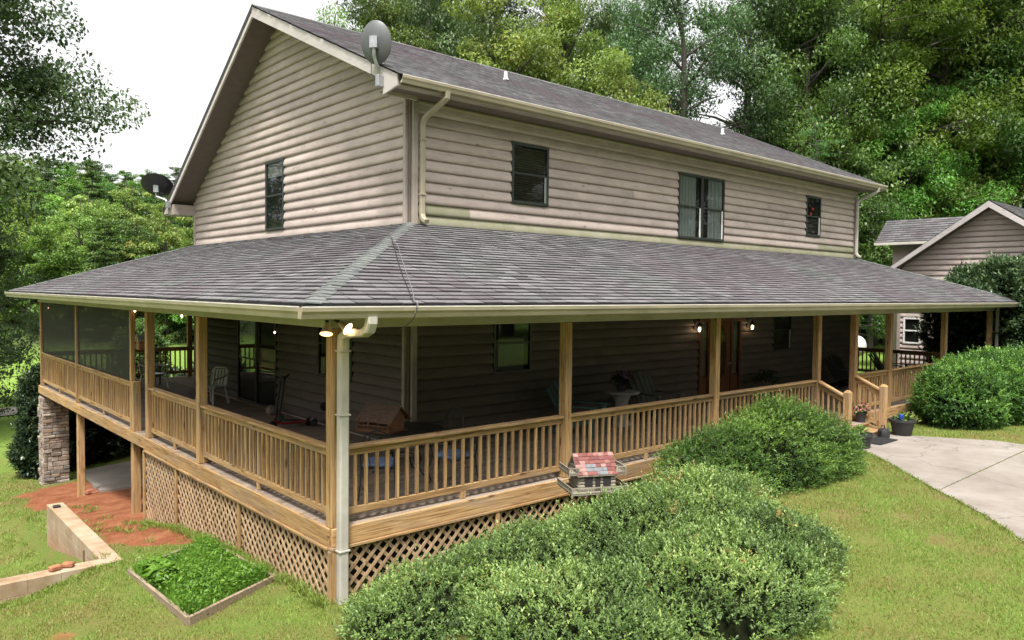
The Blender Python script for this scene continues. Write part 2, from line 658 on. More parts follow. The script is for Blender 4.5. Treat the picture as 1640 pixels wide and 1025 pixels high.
farc = ramp(nt, fl, [(.35, (.12, .20, .035)), (.65, (.18, .27, .05))])
vl = nt.nodes.new('ShaderNodeVectorMath')
vl.operation = 'LENGTH'
nt.links.new(pos, vl.inputs[0])
ff = nt.nodes.new('ShaderNodeMapRange')
ff.inputs['From Min'].default_value = 17
ff.inputs['From Max'].default_value = 30
nt.links.new(vl.outputs['Value'], ff.inputs['Value'])
c = mix(nt, ff.outputs[0], c, farc)
wd = nt.nodes.new('ShaderNodeAttribute')
wd.attribute_name = 'wood'
c = mix(nt, wd.outputs['Fac'], c, ramp(nt, noise(nt, pos, .5, 5), [(.3, (.03, .04, .018)), (.7, (.07, .09, .03))]))
n3 = noise(nt, pos, 2.3, 6, .7)
cl = ramp(nt, n3, [(.3, (.14, .05, .025)), (.5, (.235, .088, .042)), (.72, (.31, .15, .08))])
cl = mix(nt, .6, cl, ramp(nt, noise(nt, pos, 45, 3, .7), [(.3, (.55, .5, .48)), (.7, (1.25, 1.25, 1.25))]), 'MULTIPLY')
cf = mathn(nt, 'ADD', at.outputs['Fac'], mathn(nt, 'MULTIPLY', mathn(nt, 'SUBTRACT', n3, .5), .9))
cf = ramp(nt, cf, [(.3, (0, 0, 0)), (.62, (1, 1, 1))])
c = mix(nt, cf, c, cl)
nt.links.new(c, b.inputs['Base Color'])
b.inputs['Roughness'].default_value = .95
b.inputs['Specular IOR Level'].default_value = .1
bump(nt, b, n2, .6, .03)
M['ground'] = m
ground = link_mesh('ground', me, m)
ground['kind'] = 'structure'

# ------------------------------------------------------------------ driveway, patio, road
m, nt, b = new_mat('pale_concrete')
geo = nt.nodes.new('ShaderNodeNewGeometry')
pos = geo.outputs['Position']
n1 = noise(nt, pos, .8, 7, .65)
c = ramp(nt, n1, [(.3, (.18, .15, .125)), (.5, (.245, .212, .182)), (.7, (.30, .265, .232))])
c = mix(nt, .35, c, ramp(nt, noise(nt, pos, 70, 3, .7), [(.3, (.7, .7, .7)), (.7, (1.2, 1.2, 1.2))]), 'MULTIPLY')
sp = ramp(nt, noise(nt, pos, 1.7, 7, .75), [(.52, (0, 0, 0)), (.72, (.55, .55, .55))])
c = mix(nt, sp, c, (.15, .118, .092))
vc = nd(nt, 'ShaderNodeTexVoronoi', Scale=.33, feature='DISTANCE_TO_EDGE')
wp = nt.nodes.new('ShaderNodeVectorMath')
wp.operation = 'ADD'
wn_ = nd(nt, 'ShaderNodeTexNoise', Scale=1.6, Detail=4.0)
nt.links.new(pos, wn_.inputs['Vector'])
nt.links.new(pos, wp.inputs[0])
nt.links.new(wn_.outputs['Color'], wp.inputs[1])
nt.links.new(wp.outputs[0], vc.inputs['Vector'])
ck = ramp(nt, vc.outputs['Distance'], [(.0, (.7, .7, .7)), (.006, (0, 0, 0))])
c = mix(nt, ck, c, (.07, .06, .05))
nt.links.new(c, b.inputs['Base Color'])
b.inputs['Roughness'].default_value = .88
bump(nt, b, noise(nt, pos, 90, 3), .2, .006)
M['concrete'] = m

drive = bpy.data.objects.new('driveway', None)
drive['kind'] = 'structure'
COL.objects.link(drive)
slabs = [
    [(11.55, -.62), (11.45, -1.18), (10.9, -1.78), (10.36, -2.29), (9.8, -2.8), (9.2, -3.36), (14.9, -3.26), (14.9, -2.55), (13.95, -.99), (13.9, -.62)],
    [(9.18, -3.38), (8.8, -3.8), (8.45, -4.13), (8.31, -4.27), (8.31, -9.0), (18.9, -9.0), (15.45, -3.28)],
    [(8.29, -4.29), (7.75, -4.74), (7.24, -5.1), (6.4, -5.9), (5.2, -7.4), (4.6, -9.0), (8.29, -9.0)],
]
for s in slabs:
    MB().prism(s, 2, -.62, -.36 + random.uniform(-.003, .003)).build('concrete_slab', M['concrete'], drive)
_pp = [(.5, 12.6), (1.2, 17.8), (6.4, 17.8), (6.4, 12.0), (2.4, 11.6)]
_pz = [float(ground_z(x, y)) + .05 for x, y in _pp]
MB().add([(x, y, z) for (x, y), z in zip(_pp, _pz)] + [(x, y, z - .2) for (x, y), z in zip(_pp, _pz)], [(0, 1, 2, 3, 4)] + [(i, (i + 1) % 5, 5 + (i + 1) % 5, 5 + i) for i in range(5)]).build('patio', M['concrete'])['kind'] = 'structure'
rv, rf = [], []
for i, t in enumerate(np.linspace(0, 1, 50)):
    x = -60 + 100 * t
    y = 37 + 4 * math.sin(t * 5)
    for w in (-1.6, 1.6):
        rv.append((x, y + w, float(ground_z(x, y + w)) + .05))
    if i:
        rf.append((2 * i - 2, 2 * i - 1, 2 * i + 1, 2 * i))
road = MB().add(rv, rf).build('gravel_road', M['concrete'])
road['kind'] = 'structure'

# ------------------------------------------------------------------ log house
P = 3.32                       # porch depth; house corner at (P, P)
HX1, HY1 = 20.49, 13.91
PIT = .198
house = thing('log_house', 'two-storey tan log-sided house with steep gable and grey shingle roof', 'house')


def r_front(y):                # underside of the front roof slope
    return 6.185 + (y - 2.62) * .4525


def r_left(y):
    return 4.83 + (14.6 - y) * .66


MB().prism([(P + .01, -.95), (HY1 - .01, -.95), (HY1 - .01, r_left(HY1) - .01), (8.51, 8.83), (P + .01, r_front(P) - .01)], 0, P + .01, HX1 - .01).build('wall_core', M['siding'], house)


def wpt(wall, a, d, z):
    return (a, P - d, z) if wall == 'f' else (P - d, a, z)


def wbox(mb, wall, a0, a1, d0, d1, z0, z1, b=.004):
    if wall == 'f':
        return mb.bbox(a0, a1, P - d1, P - d0, z0, z1, b)
    return mb.bbox(P - d1, P - d0, a0, a1, z0, z1, b)


def log_piece(wall, z0, lo, hi, mat, parent, pitch=PIT, place=wpt):
    n = 8
    pr = [(-.005, 0.0)] + [(.006 + .056 * d_, .003 + (pitch - .006) * t_) for t_, d_ in ((0, .3), (.03, .66), (.08, .88), (.16, .98), (.27, 1.0), (.42, .94), (.58, .80), (.74, .60), (.88, .38), (1.0, .14))] + [(-.005, pitch)]
    v, f = [], []
    for fn in (lo, hi):
        for d, t in pr:
            v.append(place(wall, fn(z0 + t) if callable(fn) else fn, d, z0 + t))
    k = len(pr)
    f = [(i, i + 1, k + i + 1, k + i) for i in range(k - 1)]
    f += [tuple(range(k - 1, -1, -1)), tuple(range(k, 2 * k))]
    return MB().add(v, f).build('log', mat, parent, True)


def log_wall(wall, z0, rows, lo, hi, wins, parent, mild=None, place=wpt, zmax=None):
    for r in range(rows):
        z = z0 + r * PIT
        zc = z + PIT / 2
        L = lo(zc) if callable(lo) else lo
        H = hi(zc) if callable(hi) else hi
        if H - L < .15:
            break
        cuts = sorted([(w[0], w[1]) for w in wins if w[2] < zc < w[3]])
        ends, cur = [], lo
        for c0, c1 in cuts:
            ends.append((cur, c0))
            cur = c1
        ends.append((cur, hi))
        for e0, e1 in ends:
            mats = [(e0, e1, M['siding'])]
            if mild and mild(r):
                sp = mild(r)
                mats = []
                c0 = e0
                for s1, mm in sp:
                    mats.append((c0, s1 if s1 is not None else e1, mm))
                    c0 = s1
            for q0, q1, mm in mats:
                n0 = q0(zc) if callable(q0) else q0
                n1 = q1(zc) if callable(q1) else q1
                cuts_ = []
                a = n0 + random.uniform(1.8, 4.9)
                while a < n1 - 1.2:
                    cuts_.append(a)
                    a += random.choice((3.66, 4.27, 4.88))
                pe = [q0] + [x for c_ in cuts_ for x in (c_ - .0025, c_ + .0025)] + [q1]
                for e_ in range(0, len(pe), 2):
                    log_piece(wall, z, pe[e_], pe[e_ + 1], mm, parent, place=place)


# windows: (a0, a1, z0, z1)
WF = [(5.65, 6.65, 4.655, 5.765), (11.03, 12.98, 4.225, 5.735), (17.26, 18.14, 4.64, 5.735)]
WG = [(8.27, 9.23, 4.21, 5.79)]
LF = [(5.23, 6.23, 1.26, 2.36), (11.98, 13.88, -.1, 2.25), (15.55, 16.56, 1.28, 2.36)]
LG = [(5.22, 6.64, 1.09, 2.34), (8.66, 10.9, -.1, 2.2)]
snap = lambda z0, w: [(a, b_, z0 + round((c_ - z0) / PIT) * PIT, z0 + round((d_ - z0) / PIT) * PIT) for a, b_, c_, d_ in w]
Z1 = 3.965
WFs, WGs, LFs, LGs = snap(Z1, WF), snap(Z1, WG), snap(0.02, LF), snap(0.02, LG)
front = node('front_wall', house)
gable = node('gable_wall', house)
MS = M['siding_mildew']


def mild_front(r):
    if r == 0:
        return [(None, MS)]
    return None


log_wall('f', Z1, 11, P + .13, HX1 - .1, WFs, front, mild_front)
# the second row carries short mildewed lengths at both ends
for o in [c for c in front.children]:
    zs = [v.co.z for v in o.data.vertices]
    if abs(min(zs) - (Z1 + PIT)) < .02:
        bpy.data.objects.remove(o)
for q0, q1, mm in ((P + .13, 4.62, MS), (4.623, 11.03, M['siding']), (12.98, 18.05, M['siding']), (18.053, HX1 - .1, MS)):
    log_piece('f', Z1 + PIT, q0, q1, mm, front)
log_wall('g', Z1, 25, lambda z: max(P + .13, 2.62 + (z - 6.185) / .4525 - .03), lambda z: min(HY1 - .06, 14.6 - (z - 4.83) / .66 + .03), WGs, gable)
low_front = node('porch_front_wall', house)
low_gable = node('porch_gable_wall', house)
log_wall('f', .02, 12, P + .13, HX1 - .1, LFs, low_front, lambda r: [(None, M['siding_porch_shade'])])
log_wall('g', .02, 12, P + .13, HY1 - .06, LGs, low_gable, lambda r: [(None, M['siding_porch_shade'])])

# corner boards
for (z0, z1) in ((3.93, 6.22), (.01, 2.42)):
    mb = MB()
    mb.bbox(P + .005, P + .115, P - .085, P + .02, z0, z1)
    mb.bbox(P - .085, P + .02, P + .035, P + .115, z0, z1)
    mb.build('corner_board', M['trim'], house)
    MB().bbox(P - .03, P + .06, P - .03, P + .06, z0, z1).build('corner_post', M['soffit'], house)
    MB().bbox(HX1 - .1, HX1 + .02, P - .08, P + .02, z0, z1).build('corner_board', M['trim'], house)
    MB().bbox(P - .08, P + .02, HY1 - .06, HY1 + .03, z0, min(z1, 5.2)).build('corner_board', M['trim'], house)
MB().bbox(P + .1, HX1, P - .1, P - .062, 6.03, 6.16).build('frieze_board', M['trim'], house)
MB().bbox(P + .1, HX1, P - .13, P - .102, 6.095, 6.13).build('moulding', M['gutter'], house)

# roof body: two slopes, soffits, barge boards
XL, XR = 2.64, 21.17


def slope_poly(side, t0, t1):
    """cross-section (y,z) of a slope between offsets below the roof surface"""
    if side == 'f':
        return [(2.66, 6.363 - t0), (8.51, 9.01 - t0), (8.51, 9.01 - t1), (2.66, 6.363 - t1)]
    return [(8.51, 9.01 - t0), (14.58, 5.004 - t0), (14.58, 5.004 - t1), (8.51, 9.01 - t1)]


roof = MB().prism(slope_poly('f', .012, .13), 0, XL + .02, XR - .02).prism(slope_poly('l', 0, .13), 0, XL - .01, XR - .02).build('roof', M['roof_felt'], house)
MB().prism(slope_poly('f', .135, .17), 0, XL + .045, P + .1).prism(slope_poly('l', .135, .17), 0, XL + .045, P + .1).build('rake_soffit', M['soffit'], roof)
for side in 'fl':
    poly = slope_poly(side, .03, .24)
    if side == 'f':
        poly = [(8.51, 8.98), (2.70, 6.351), (2.70, 6.17), (3.14, 6.10), (3.14, 6.345), (8.51, 8.76)]
    else:
        poly = [(8.512, 8.98), (14.54, 5.0), (14.56, 4.86), (14.2, 4.86), (14.2, 5.0), (8.512, 8.76)]
    MB().prism(poly, 0, XL, XL + .04).build('barge_board', M['trim_white'], roof)
MB().bbox(XL + .042, P - .02, 3.08, 3.12, 6.1, 6.4).build('soffit_return', M['trim'], roof)
MB().bbox(XL + .042, P - .07, HY1 - .03, HY1 + .62, 4.82, 5.1).build('soffit_return', M['trim'], roof)
for k in range(4):            # front eave soffit boards
    y0 = 2.70 + k * .15
    MB().bbox(XL + .045, XR - .05, y0, y0 + .146, 6.165 - k * .0, 6.19).build('soffit_board', M['soffit'] if k else M['trim'], roof)
MB().bbox(XL + .042, XR - .03, 2.672, 2.697, 6.17, 6.345).build('fascia', M['trim'], roof)


def gutter_run(ax, fixed, a0, a1, ztop, parent, drop=.125, w=.11):
    """K-style gutter: trough body plus a pale rolled lip along its outer top edge"""
    o, i = fixed, fixed + w
    prof = [(i, ztop - .012), (i, ztop - drop), (o + .04, ztop - drop), (o + .028, ztop - drop * .62), (o + .006, ztop - drop * .4), (o + .002, ztop - .018),
            (o + .016, ztop - .018), (o + .03, ztop - drop * .55), (i - .012, ztop - drop + .02), (i - .012, ztop - .012)]
    if ax == 0:
        g_ = MB().prism(prof, 0, a0, a1).build('gutter', M['gutter'], parent)
        MB().bbox(a0, a1, o, o + .022, ztop - .016, ztop, .003).build('gutter_lip', M['gutter_lip'], g_)
    else:
        g_ = MB().prism(prof, 1, a0, a1).build('gutter', M['gutter'], parent)
        MB().bbox(o, o + .022, a0, a1, ztop - .016, ztop, .003).build('gutter_lip', M['gutter_lip'], g_)
    return g_


gutter_run(0, 2.565, XL + .03, XR, 6.335, roof)


def spout(pts, parent, mat, w=.075, name='downspout'):
    mb = MB()
    pts = [Vector(p) for p in pts]
    # rectangular pipe swept along the points with mitred rings
    rings = []
    for i, p in enumerate(pts):
        d0 = (pts[i] - pts[i - 1]).normalized() if i else (pts[1] - pts[0]).normalized()
        d1 = (pts[i + 1] - pts[i]).normalized() if i + 1 < len(pts) else d0
        d = (d0 + d1).normalized()
        s = Vector((1, 0, 0)) - d * d.x
        if s.length < .3:
            s = Vector((0, 0, 1)) - d * d.z
        s.normalize()
        u = d.cross(s)
        rings.append([p + s * a * w * .55 + u * b_ * w * .45 for a, b_ in ((-1, -.7), (-.7, -1), (.7, -1), (1, -.7), (1, .7), (.7, 1), (-.7, 1), (-1, .7))])
    v = [q for r_ in rings for q in r_]
    f = []
    for i in range(len(rings) - 1):
        for k in range(8):
            f.append((i * 8 + k, i * 8 + (k + 1) % 8, i * 8 + 8 + (k + 1) % 8, i * 8 + 8 + k))
    f += [tuple(range(8)), tuple(range(len(v) - 8, len(v)))]
    mb.add(v, f)
    o = mb.build(name, mat, parent)
    return o


spout([(3.6, 2.62, 6.22), (3.6, 2.63, 6.12), (3.58, 2.7, 6.07), (3.50, 3.14, 5.84), (3.49, 3.19, 5.76), (3.49, 3.19, 4.16), (3.49, 3.15, 4.08), (3.49, 3.05, 4.03)], house, M['gutter'], .085)
spout([(20.6, 2.62, 6.22), (20.6, 2.63, 6.12), (20.58, 2.7, 6.07), (20.4, 3.12, 5.85), (20.38, 3.17, 5.76), (20.38, 3.17, 4.16), (20.38, 3.12, 4.08), (20.38, 3.02, 4.03)], house, M['downspout'], .085)
for z in (5.45, 4.5):
    MB().bbox(3.435, 3.545, 3.135, 3.25, z, z + .03, .003).build('pipe_strap', M['gutter'], house)

# roof vents
for x in (7.83, 16.97):
    z = 6.345 + (6 - 2.62) * .4525
    v = MB().lathe([(.09, 0.0), (.05, .04), (.045, .05), (.045, .2), (.038, .2), (.035, .1)], 14).build('vent_pipe', M['white_plastic'], roof, True, (x, 6.0, z))
# ridge caps
for k in range(62):
    x0 = XL + k * .3
    MB().prism([(8.36, 8.965), (8.51, 9.04), (8.66, 8.935), (8.66, 8.925), (8.51, 9.028), (8.36, 8.955)], 0, x0, x0 + .296).build('ridge_cap', M['shingle'], roof)

# ---- windows
m, nt, b = new_mat('sheer_curtain')
w_ = nd(nt, 'ShaderNodeTexWave', Scale=7.0, Distortion=2.5, Detail=2.0)
nt.links.new(obj_vec(nt), w_.inputs['Vector'])
nt.links.new(ramp(nt, w_.outputs['Fac'], [(.1, (.26, .28, .26)), (.9, (.52, .54, .52))]), b.inputs['Base Color'])
b.inputs['Roughness'].default_value = .9
M['curtain'] = m
M['blind'] = plain('brown_blind', (.11, .085, .065), .6)
M['shade'] = plain('pale_roller_shade', (.36, .35, .33), .8)
M['film'] = plain('patterned_white_film', (.2, .19, .18), .5, var=.35, scale=40)


def window(wall, w, parent, style, frame=M['frame_dark'], double=False):
    a0, a1, z0, z1 = w
    fr = MB()
    t = .055
    wbox(fr, wall, a0, a0 + t, .0, .07, z0, z1)
    wbox(fr, wall, a1 - t, a1, .0, .07, z0, z1)
    wbox(fr, wall, a0 + t, a1 - t, .0, .068, z1 - t, z1)
    wbox(fr, wall, a0 + t, a1 - t, .0, .075, z0, z0 + t)
    secs = [(a0 + t, a1 - t)]
    if double:
        mid = (a0 + a1) / 2
        wbox(fr, wall, mid - .05, mid + .05, .0, .066, z0 + t, z1 - t)
        secs = [(a0 + t, mid - .05), (mid + .05, a1 - t)]
    root = fr.build('window', frame, parent)
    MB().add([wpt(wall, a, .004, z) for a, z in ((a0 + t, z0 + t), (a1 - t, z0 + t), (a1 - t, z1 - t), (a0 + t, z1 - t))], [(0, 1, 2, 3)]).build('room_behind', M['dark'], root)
    for s0, s1 in secs:
        zm = (z0 + z1) / 2
        r = MB()
        wbox(r, wall, s0, s1, .03, .058, zm - .02, zm + .02)
        r.build('meeting_rail', frame, root)
        for (q0, q1, dd) in ((z0 + t, zm - .02, .040), (zm + .02, z1 - t, .046)):
            MB().add([wpt(wall, a, dd, z) for a, z in ((s0, q0), (s1, q0), (s1, q1), (s0, q1))], [(0, 1, 2, 3)]).build('pane', M['glass'], root)
        if style == 'blinds':
            n = int((z1 - z0 - 2 * t) / .048)
            for k in range(n):
                zz = z0 + t + .01 + k * .048
                p = [wpt(wall, s0, .012, zz), wpt(wall, s1, .012, zz), wpt(wall, s1, .03, zz + .03), wpt(wall, s0, .03, zz + .03)]
                q = [wpt(wall, s0, .013, zz + .003), wpt(wall, s1, .013, zz + .003), wpt(wall, s1, .031, zz + .033), wpt(wall, s0, .031, zz + .033)]
                MB().add(p + q, [(0, 1, 2, 3), (4, 5, 6, 7), (0, 1, 5, 4), (2, 3, 7, 6)]).build('slat', M['blind'], root)
        if style == 'curtains':
            wd = s1 - s0
            for c0, c1 in (((s0, s0 + wd * .8),) if s0 == secs[0][0] else ((s0 + wd * .3, s1),)):
                k = 28
                v, f = [], []
                for i in range(k + 1):
                    a = c0 + (c1 - c0) * i / k
                    dd = .018 + .011 * math.sin(i * 1.7) * math.cos(i * .6)
                    v += [wpt(wall, a, dd, z0 + t), wpt(wall, a, dd, z1 - t)]
                    if i:
                        f.append((2 * i - 2, 2 * i, 2 * i + 1, 2 * i - 1))
                MB().add(v, f).build('curtain', M['curtain'], root, True)
        if style == 'shade':
            mb = MB()
            wbox(mb, wall, s0, s1, .012, .02, z1 - t - .32, z1 - t)
            mb.build('shade', M['shade'], root)
        if style == 'film':
            mb = MB()
            wbox(mb, wall, s0 + .02, s1 - .12, .01, .02, z0 + t, zm + .08)
            mb.build('lace_panel', M['film'], root)
        jam = MB()
        if style in ('curtains', 'blinds', 'ornament'):
            wbox(jam, wall, s1 - .06, s1 - .005, .05, .064, z0 + t, zm - .02)
            jam.build('sash_stile', M['frame_white'] if style != 'blinds' else M['steel'], root)
        if style == 'ornament':
            for (da, dz, col) in ((.45, .68, 'red_paint'), (.3, .55, 'red_paint'), (.2, .75, 'leaf_holly')):
                mb = MB()
                c_ = wpt(wall, s0 + (s1 - s0) * da, .024, z0 + (z1 - z0) * dz)
                mb.lathe([(.005, -.05), (.05, -.02), (.055, .02), (.02, .055)], 10, c_)
                mb.build('hanging_ornament', M[col] if col != 'leaf_holly' else M['frame_dark'], root, True)
            for k in range(10):
                zz = z0 + t + .01 + k * .045
                mb = MB()
                wbox(mb, wall, s0, s1 - .07, .01, .016, zz, zz + .028)
                mb.build('slat', M['blind'], root)
    return root


window('f', WFs[0], house, 'blinds')
window('f', WFs[1], house, 'curtains', double=True)
window('f', WFs[2], house, 'ornament')
window('g', WGs[0], house, 'shade')
window('f', LFs[0], house, 'film')
window('f', LFs[2], house, 'blinds')
window('g', LGs[0], house, 'plain')
# sliding glass door in the gable wall under the porch
a0, a1, z0, z1 = LGs[1]
window('g', (a0, a1, .02, z1), house, 'plain', double=True).name = 'sliding_door'

# entry door with sidelights
dw = wood('stained_door', (.06, .025, .012), (.14, .06, .028), (.2, .09, .042), 2, wf=.1)
a0, a1, z1 = 11.98, 13.88, LFs[1][3]
mb = MB()
for q in (a0, 12.38, 13.40, a1 - .08):
    wbox(mb, 'f', q, q + .08, 0, .09, .02, z1)
wbox(mb, 'f', a0, a1, 0, .088, z1 - .1, z1)
door = mb.build('entry_door', dw, house)
mb = MB()
wbox(mb, 'f', 12.465, 13.395, .01, .05, .03, z1 - .105)
mb.build('door_leaf', dw, door)
for s0, s1 in ((12.065, 12.375), (13.485, 13.795)):
    mb = MB()
    wbox(mb, 'f', s0, s1, .0, .04, .03, .7)
    mb.build('sidelight_panel', dw, door)
    MB().add([wpt('f', a, .05, z) for a, z in ((s0, .7), (s1, .7), (s1, z1 - .1), (s0, z1 - .1))], [(0, 1, 2, 3)]).build('pane', M['glass'], door)
v = [wpt('f', 12.93 + .27 * math.cos(t), .056, 1.3 + .72 * math.sin(t)) for t in np.linspace(0, 2 * math.pi, 28, endpoint=False)]
MB().add(v, [tuple(range(28))]).build('oval_glass', M['glass'], door)
MB().tube([Vector(p) for p in v + [v[0]]], .02, 6, False).build('oval_frame', dw, door, True)
MB().lathe([(.03, 0), (.03, .03), (.012, .035), (.012, .05), (.03, .055), (.032, .075), (.015, .09)], 12, wpt('f', 13.3, .05, 1.0), (0, -1, 0)).build('door_knob', M['steel'], door, True)

# ------------------------------------------------------------------ wrap-around porch
porch = thing('wraparound_porch', 'wraparound wooden porch with pine posts, railings, lattice skirt and shingled hip roof', 'porch')
LX, LY = 23.2, 17.15
deck = node('deck', porch)
y = .052
k = 0
while y < P - .02:
    cuts = [0.052]
    x = random.uniform(1.5, 4.5)
    while x < LX - 1:
        cuts.append(x)
        x += random.choice((3.66, 4.88, 4.88))
    cuts.append(LX)
    for c0, c1 in zip(cuts[:-1], cuts[1:]):
        MB().bbox(c0 + .001, c1 - .002, y, y + .135, -.03 + random.uniform(-.0015, .0015), random.uniform(-.0015, .0015), .004).build('plank', M['deck_x'], deck)
    y += .1402
while y < LY:
    MB().bbox(.052, P - .05, y, y + .135, -.03, random.uniform(-.0015, .0015), .004).build('plank', M['deck_x'], deck)
    y += .1402
MB().box(P, 9.5, HY1, LY, -.03, -.001).build('back_deck', M['deck_x'], deck)
MB().box(HX1, LX, P + .01, LY, -.03, -.001).build('side_deck', M['deck_x'], deck)
# rim boards, ledger trim, joists
rim = node('rim', porch)
for c0, c1 in ((.03, 4.9), (4.903, 9.77), (9.773, 14.6), (14.603, 19.5), (19.503, LX - .03)):
    MB().bbox(c0, c1, .004, .05, -.215, .002).build('rim_board', M['pine_x'], rim)
    MB().bbox(c0 - .03, c1 + (.03 if c1 > 23 else 0), -.022, .06, -.255, -.218).build('ledge_trim', M['pine_x'], rim)
for c0, c1 in ((.03, 3.4), (3.403, 7.2), (7.203, 12.2), (12.203, LY)):
    MB().bbox(.004, .049, c0 + (.022 if c0 < 1 else 0), c1, -.215, .002).build('rim_board', M['pine_y'], rim)
    if c0 < 7:
        MB().bbox(-.022, .06, c0 + (.03 if c0 < 1 else 0), c1 - .0, -.255, -.218).build('ledge_trim', M['pine_y'], rim)
for yy in np.arange(.5, LY, .6):
    MB().box(.06, P - .05, yy, yy + .04, -.25, -.04).build('joist', M['deck_x'], rim)
for yy in (1.6, 2.9):
    MB().box(.1, 23, yy, yy + .05, -.25, -.04).build('joist', M['deck_x'], rim)

XS = [.03, 4.0, 7.95, 11.86, 13.64, 15.58, 19.26, 23.05]
YS = [4.46, 7.16, 8.22, 12.78, 17.0]
ZH = 2.371


def post(x, y, s=.14, z0=.004, z1=ZH - .002, name='post'):
    return MB().bbox(x, x + s, y, y + s, z0, z1, .008).build(name, M['pine_z'], porch)


for i, x in enumerate(XS):
    post(x - (.07 if i else 0), .03, .14, .004)
post(.03, YS[0] - .07)
post(.03, YS[1] - .07)
for yy in YS[2:]:
    post(.04, yy - .045, .09)
post(.02, YS[2] - .26, .15, .001, .98, 'newel_post')
for x in (4.1, 8.0):
    post(x, LY - .16)
post(LX - .17, 6.5)
# under-deck posts
for yy, zb in ((YS[2] - .1, -1.85), (YS[3] - .1, -2.6)):
    MB().bbox(.055, .205, yy, yy + .16, zb, -.256, .008).build('deck_post', M['pine_z'], porch)
# header beam
hb = node('header', porch)
MB().bbox(.0, LX, .015, .185, ZH, 2.52).build('header_beam', M['gutter'], hb)
MB().bbox(.012, .187, .19, LY, ZH + .002, 2.52).build('header_beam', M['gutter'], hb)
MB().bbox(.19, 9.5, LY - .19, LY - .02, ZH, 2.52).build('header_beam', M['gutter'], hb)
MB().bbox(LX - .19, LX - .01, .19, LY, ZH, 2.52).build('header_beam', M['gutter'], hb)
MB().box(-.5, 23.7, -.5, P - .001, 2.53, 2.55).box(-.5, P - .001, P, 17.6, 2.53, 2.55).box(P, 23.7, HY1 + .001, 17.6, 2.53, 2.55).box(HX1 + .001, 23.7, P, HY1, 2.53, 2.55).build('porch_ceiling', M['soffit'], porch)

# railings
bal_me = MB().bbox(-.0205, .0205, -.0185, .0185, .1935, .8245, .003).mesh('baluster')
bal_me.materials.append(M['pine_z'])


def railing(ax, fixed, a0, a1, label=None):
    """rail run along axis ax, centred at 'fixed' on the other axis"""
    def bb(mb, f0, f1, z0, z1, e=0.0):
        return mb.bbox(a0 - e, a1 + e, fixed + f0, fixed + f1, z0, z1) if ax == 0 else mb.bbox(fixed + f0, fixed + f1, a0 - e, a1 + e, z0, z1)
    root = node('railing', porch)
    wm = M['pine_x'] if ax == 0 else M['pine_y']
    bb(MB(), -.07, .07, .913, .95).build('cap_rail', wm, root)
    bb(MB(), -.0195, .0195, .825, .912).build('top_rail', wm, root)
    bb(MB(), -.0195, .0195, .105, .193).build('bottom_rail', wm, root)
    mid = (a0 + a1) / 2
    (MB().bbox(mid - .045, mid + .045, fixed - .019, fixed + .019, .002, .103) if ax == 0 else MB().bbox(fixed - .019, fixed + .019, mid - .045, mid + .045, .002, .103)).build('rail_block', M['pine_z'], root)
    n = max(2, int(round((a1 - a0) / .148)))
    for k in range(n):
        a = a0 + (k + .5) * (a1 - a0) / n
        o = link_mesh('baluster', bal_me, None, root)
        off = 0.0
        o.location = (a, fixed - off, 0) if ax == 0 else (fixed - off, a, 0)
        o.rotation_euler = (0, random.uniform(-.006, .006), random.uniform(-.03, .03))
    return root


RF = .115
railing(0, RF, XS[0] + .14, XS[1] - .07)
railing(0, RF, XS[1] + .07, XS[2] - .07)
railing(0, RF, XS[2] + .07, XS[3] - .07)
railing(0, RF, XS[4] + .07, XS[5] - .07)
railing(0, RF, XS[5] + .07, XS[6] - .07)
railing(0, RF, XS[6] + .07, XS[7] - .07)
railing(1, RF, .17, YS[0] - .07)
railing(1, RF, YS[0] + .07, YS[1] - .07)
railing(1, RF, YS[2] + .045, YS[3] - .045)
railing(1, RF, YS[3] + .045, YS[4] - .045)
railing(0, LY - .1, .2, 4.1)
railing(0, LY - .1, 4.24, 8.0)
railing(1, LX - .1, .2, 6.5)
# screens of the two far left bays
for y0, y1 in ((YS[2] + .045, YS[3] - .045), (YS[3] + .045, YS[4] - .045)):
    MB().add([(.085, y0, .95), (.085, y1, .95), (.085, y1, ZH), (.085, y0, ZH)], [(0, 1, 2, 3)]).build('screen', M['screen'], porch)

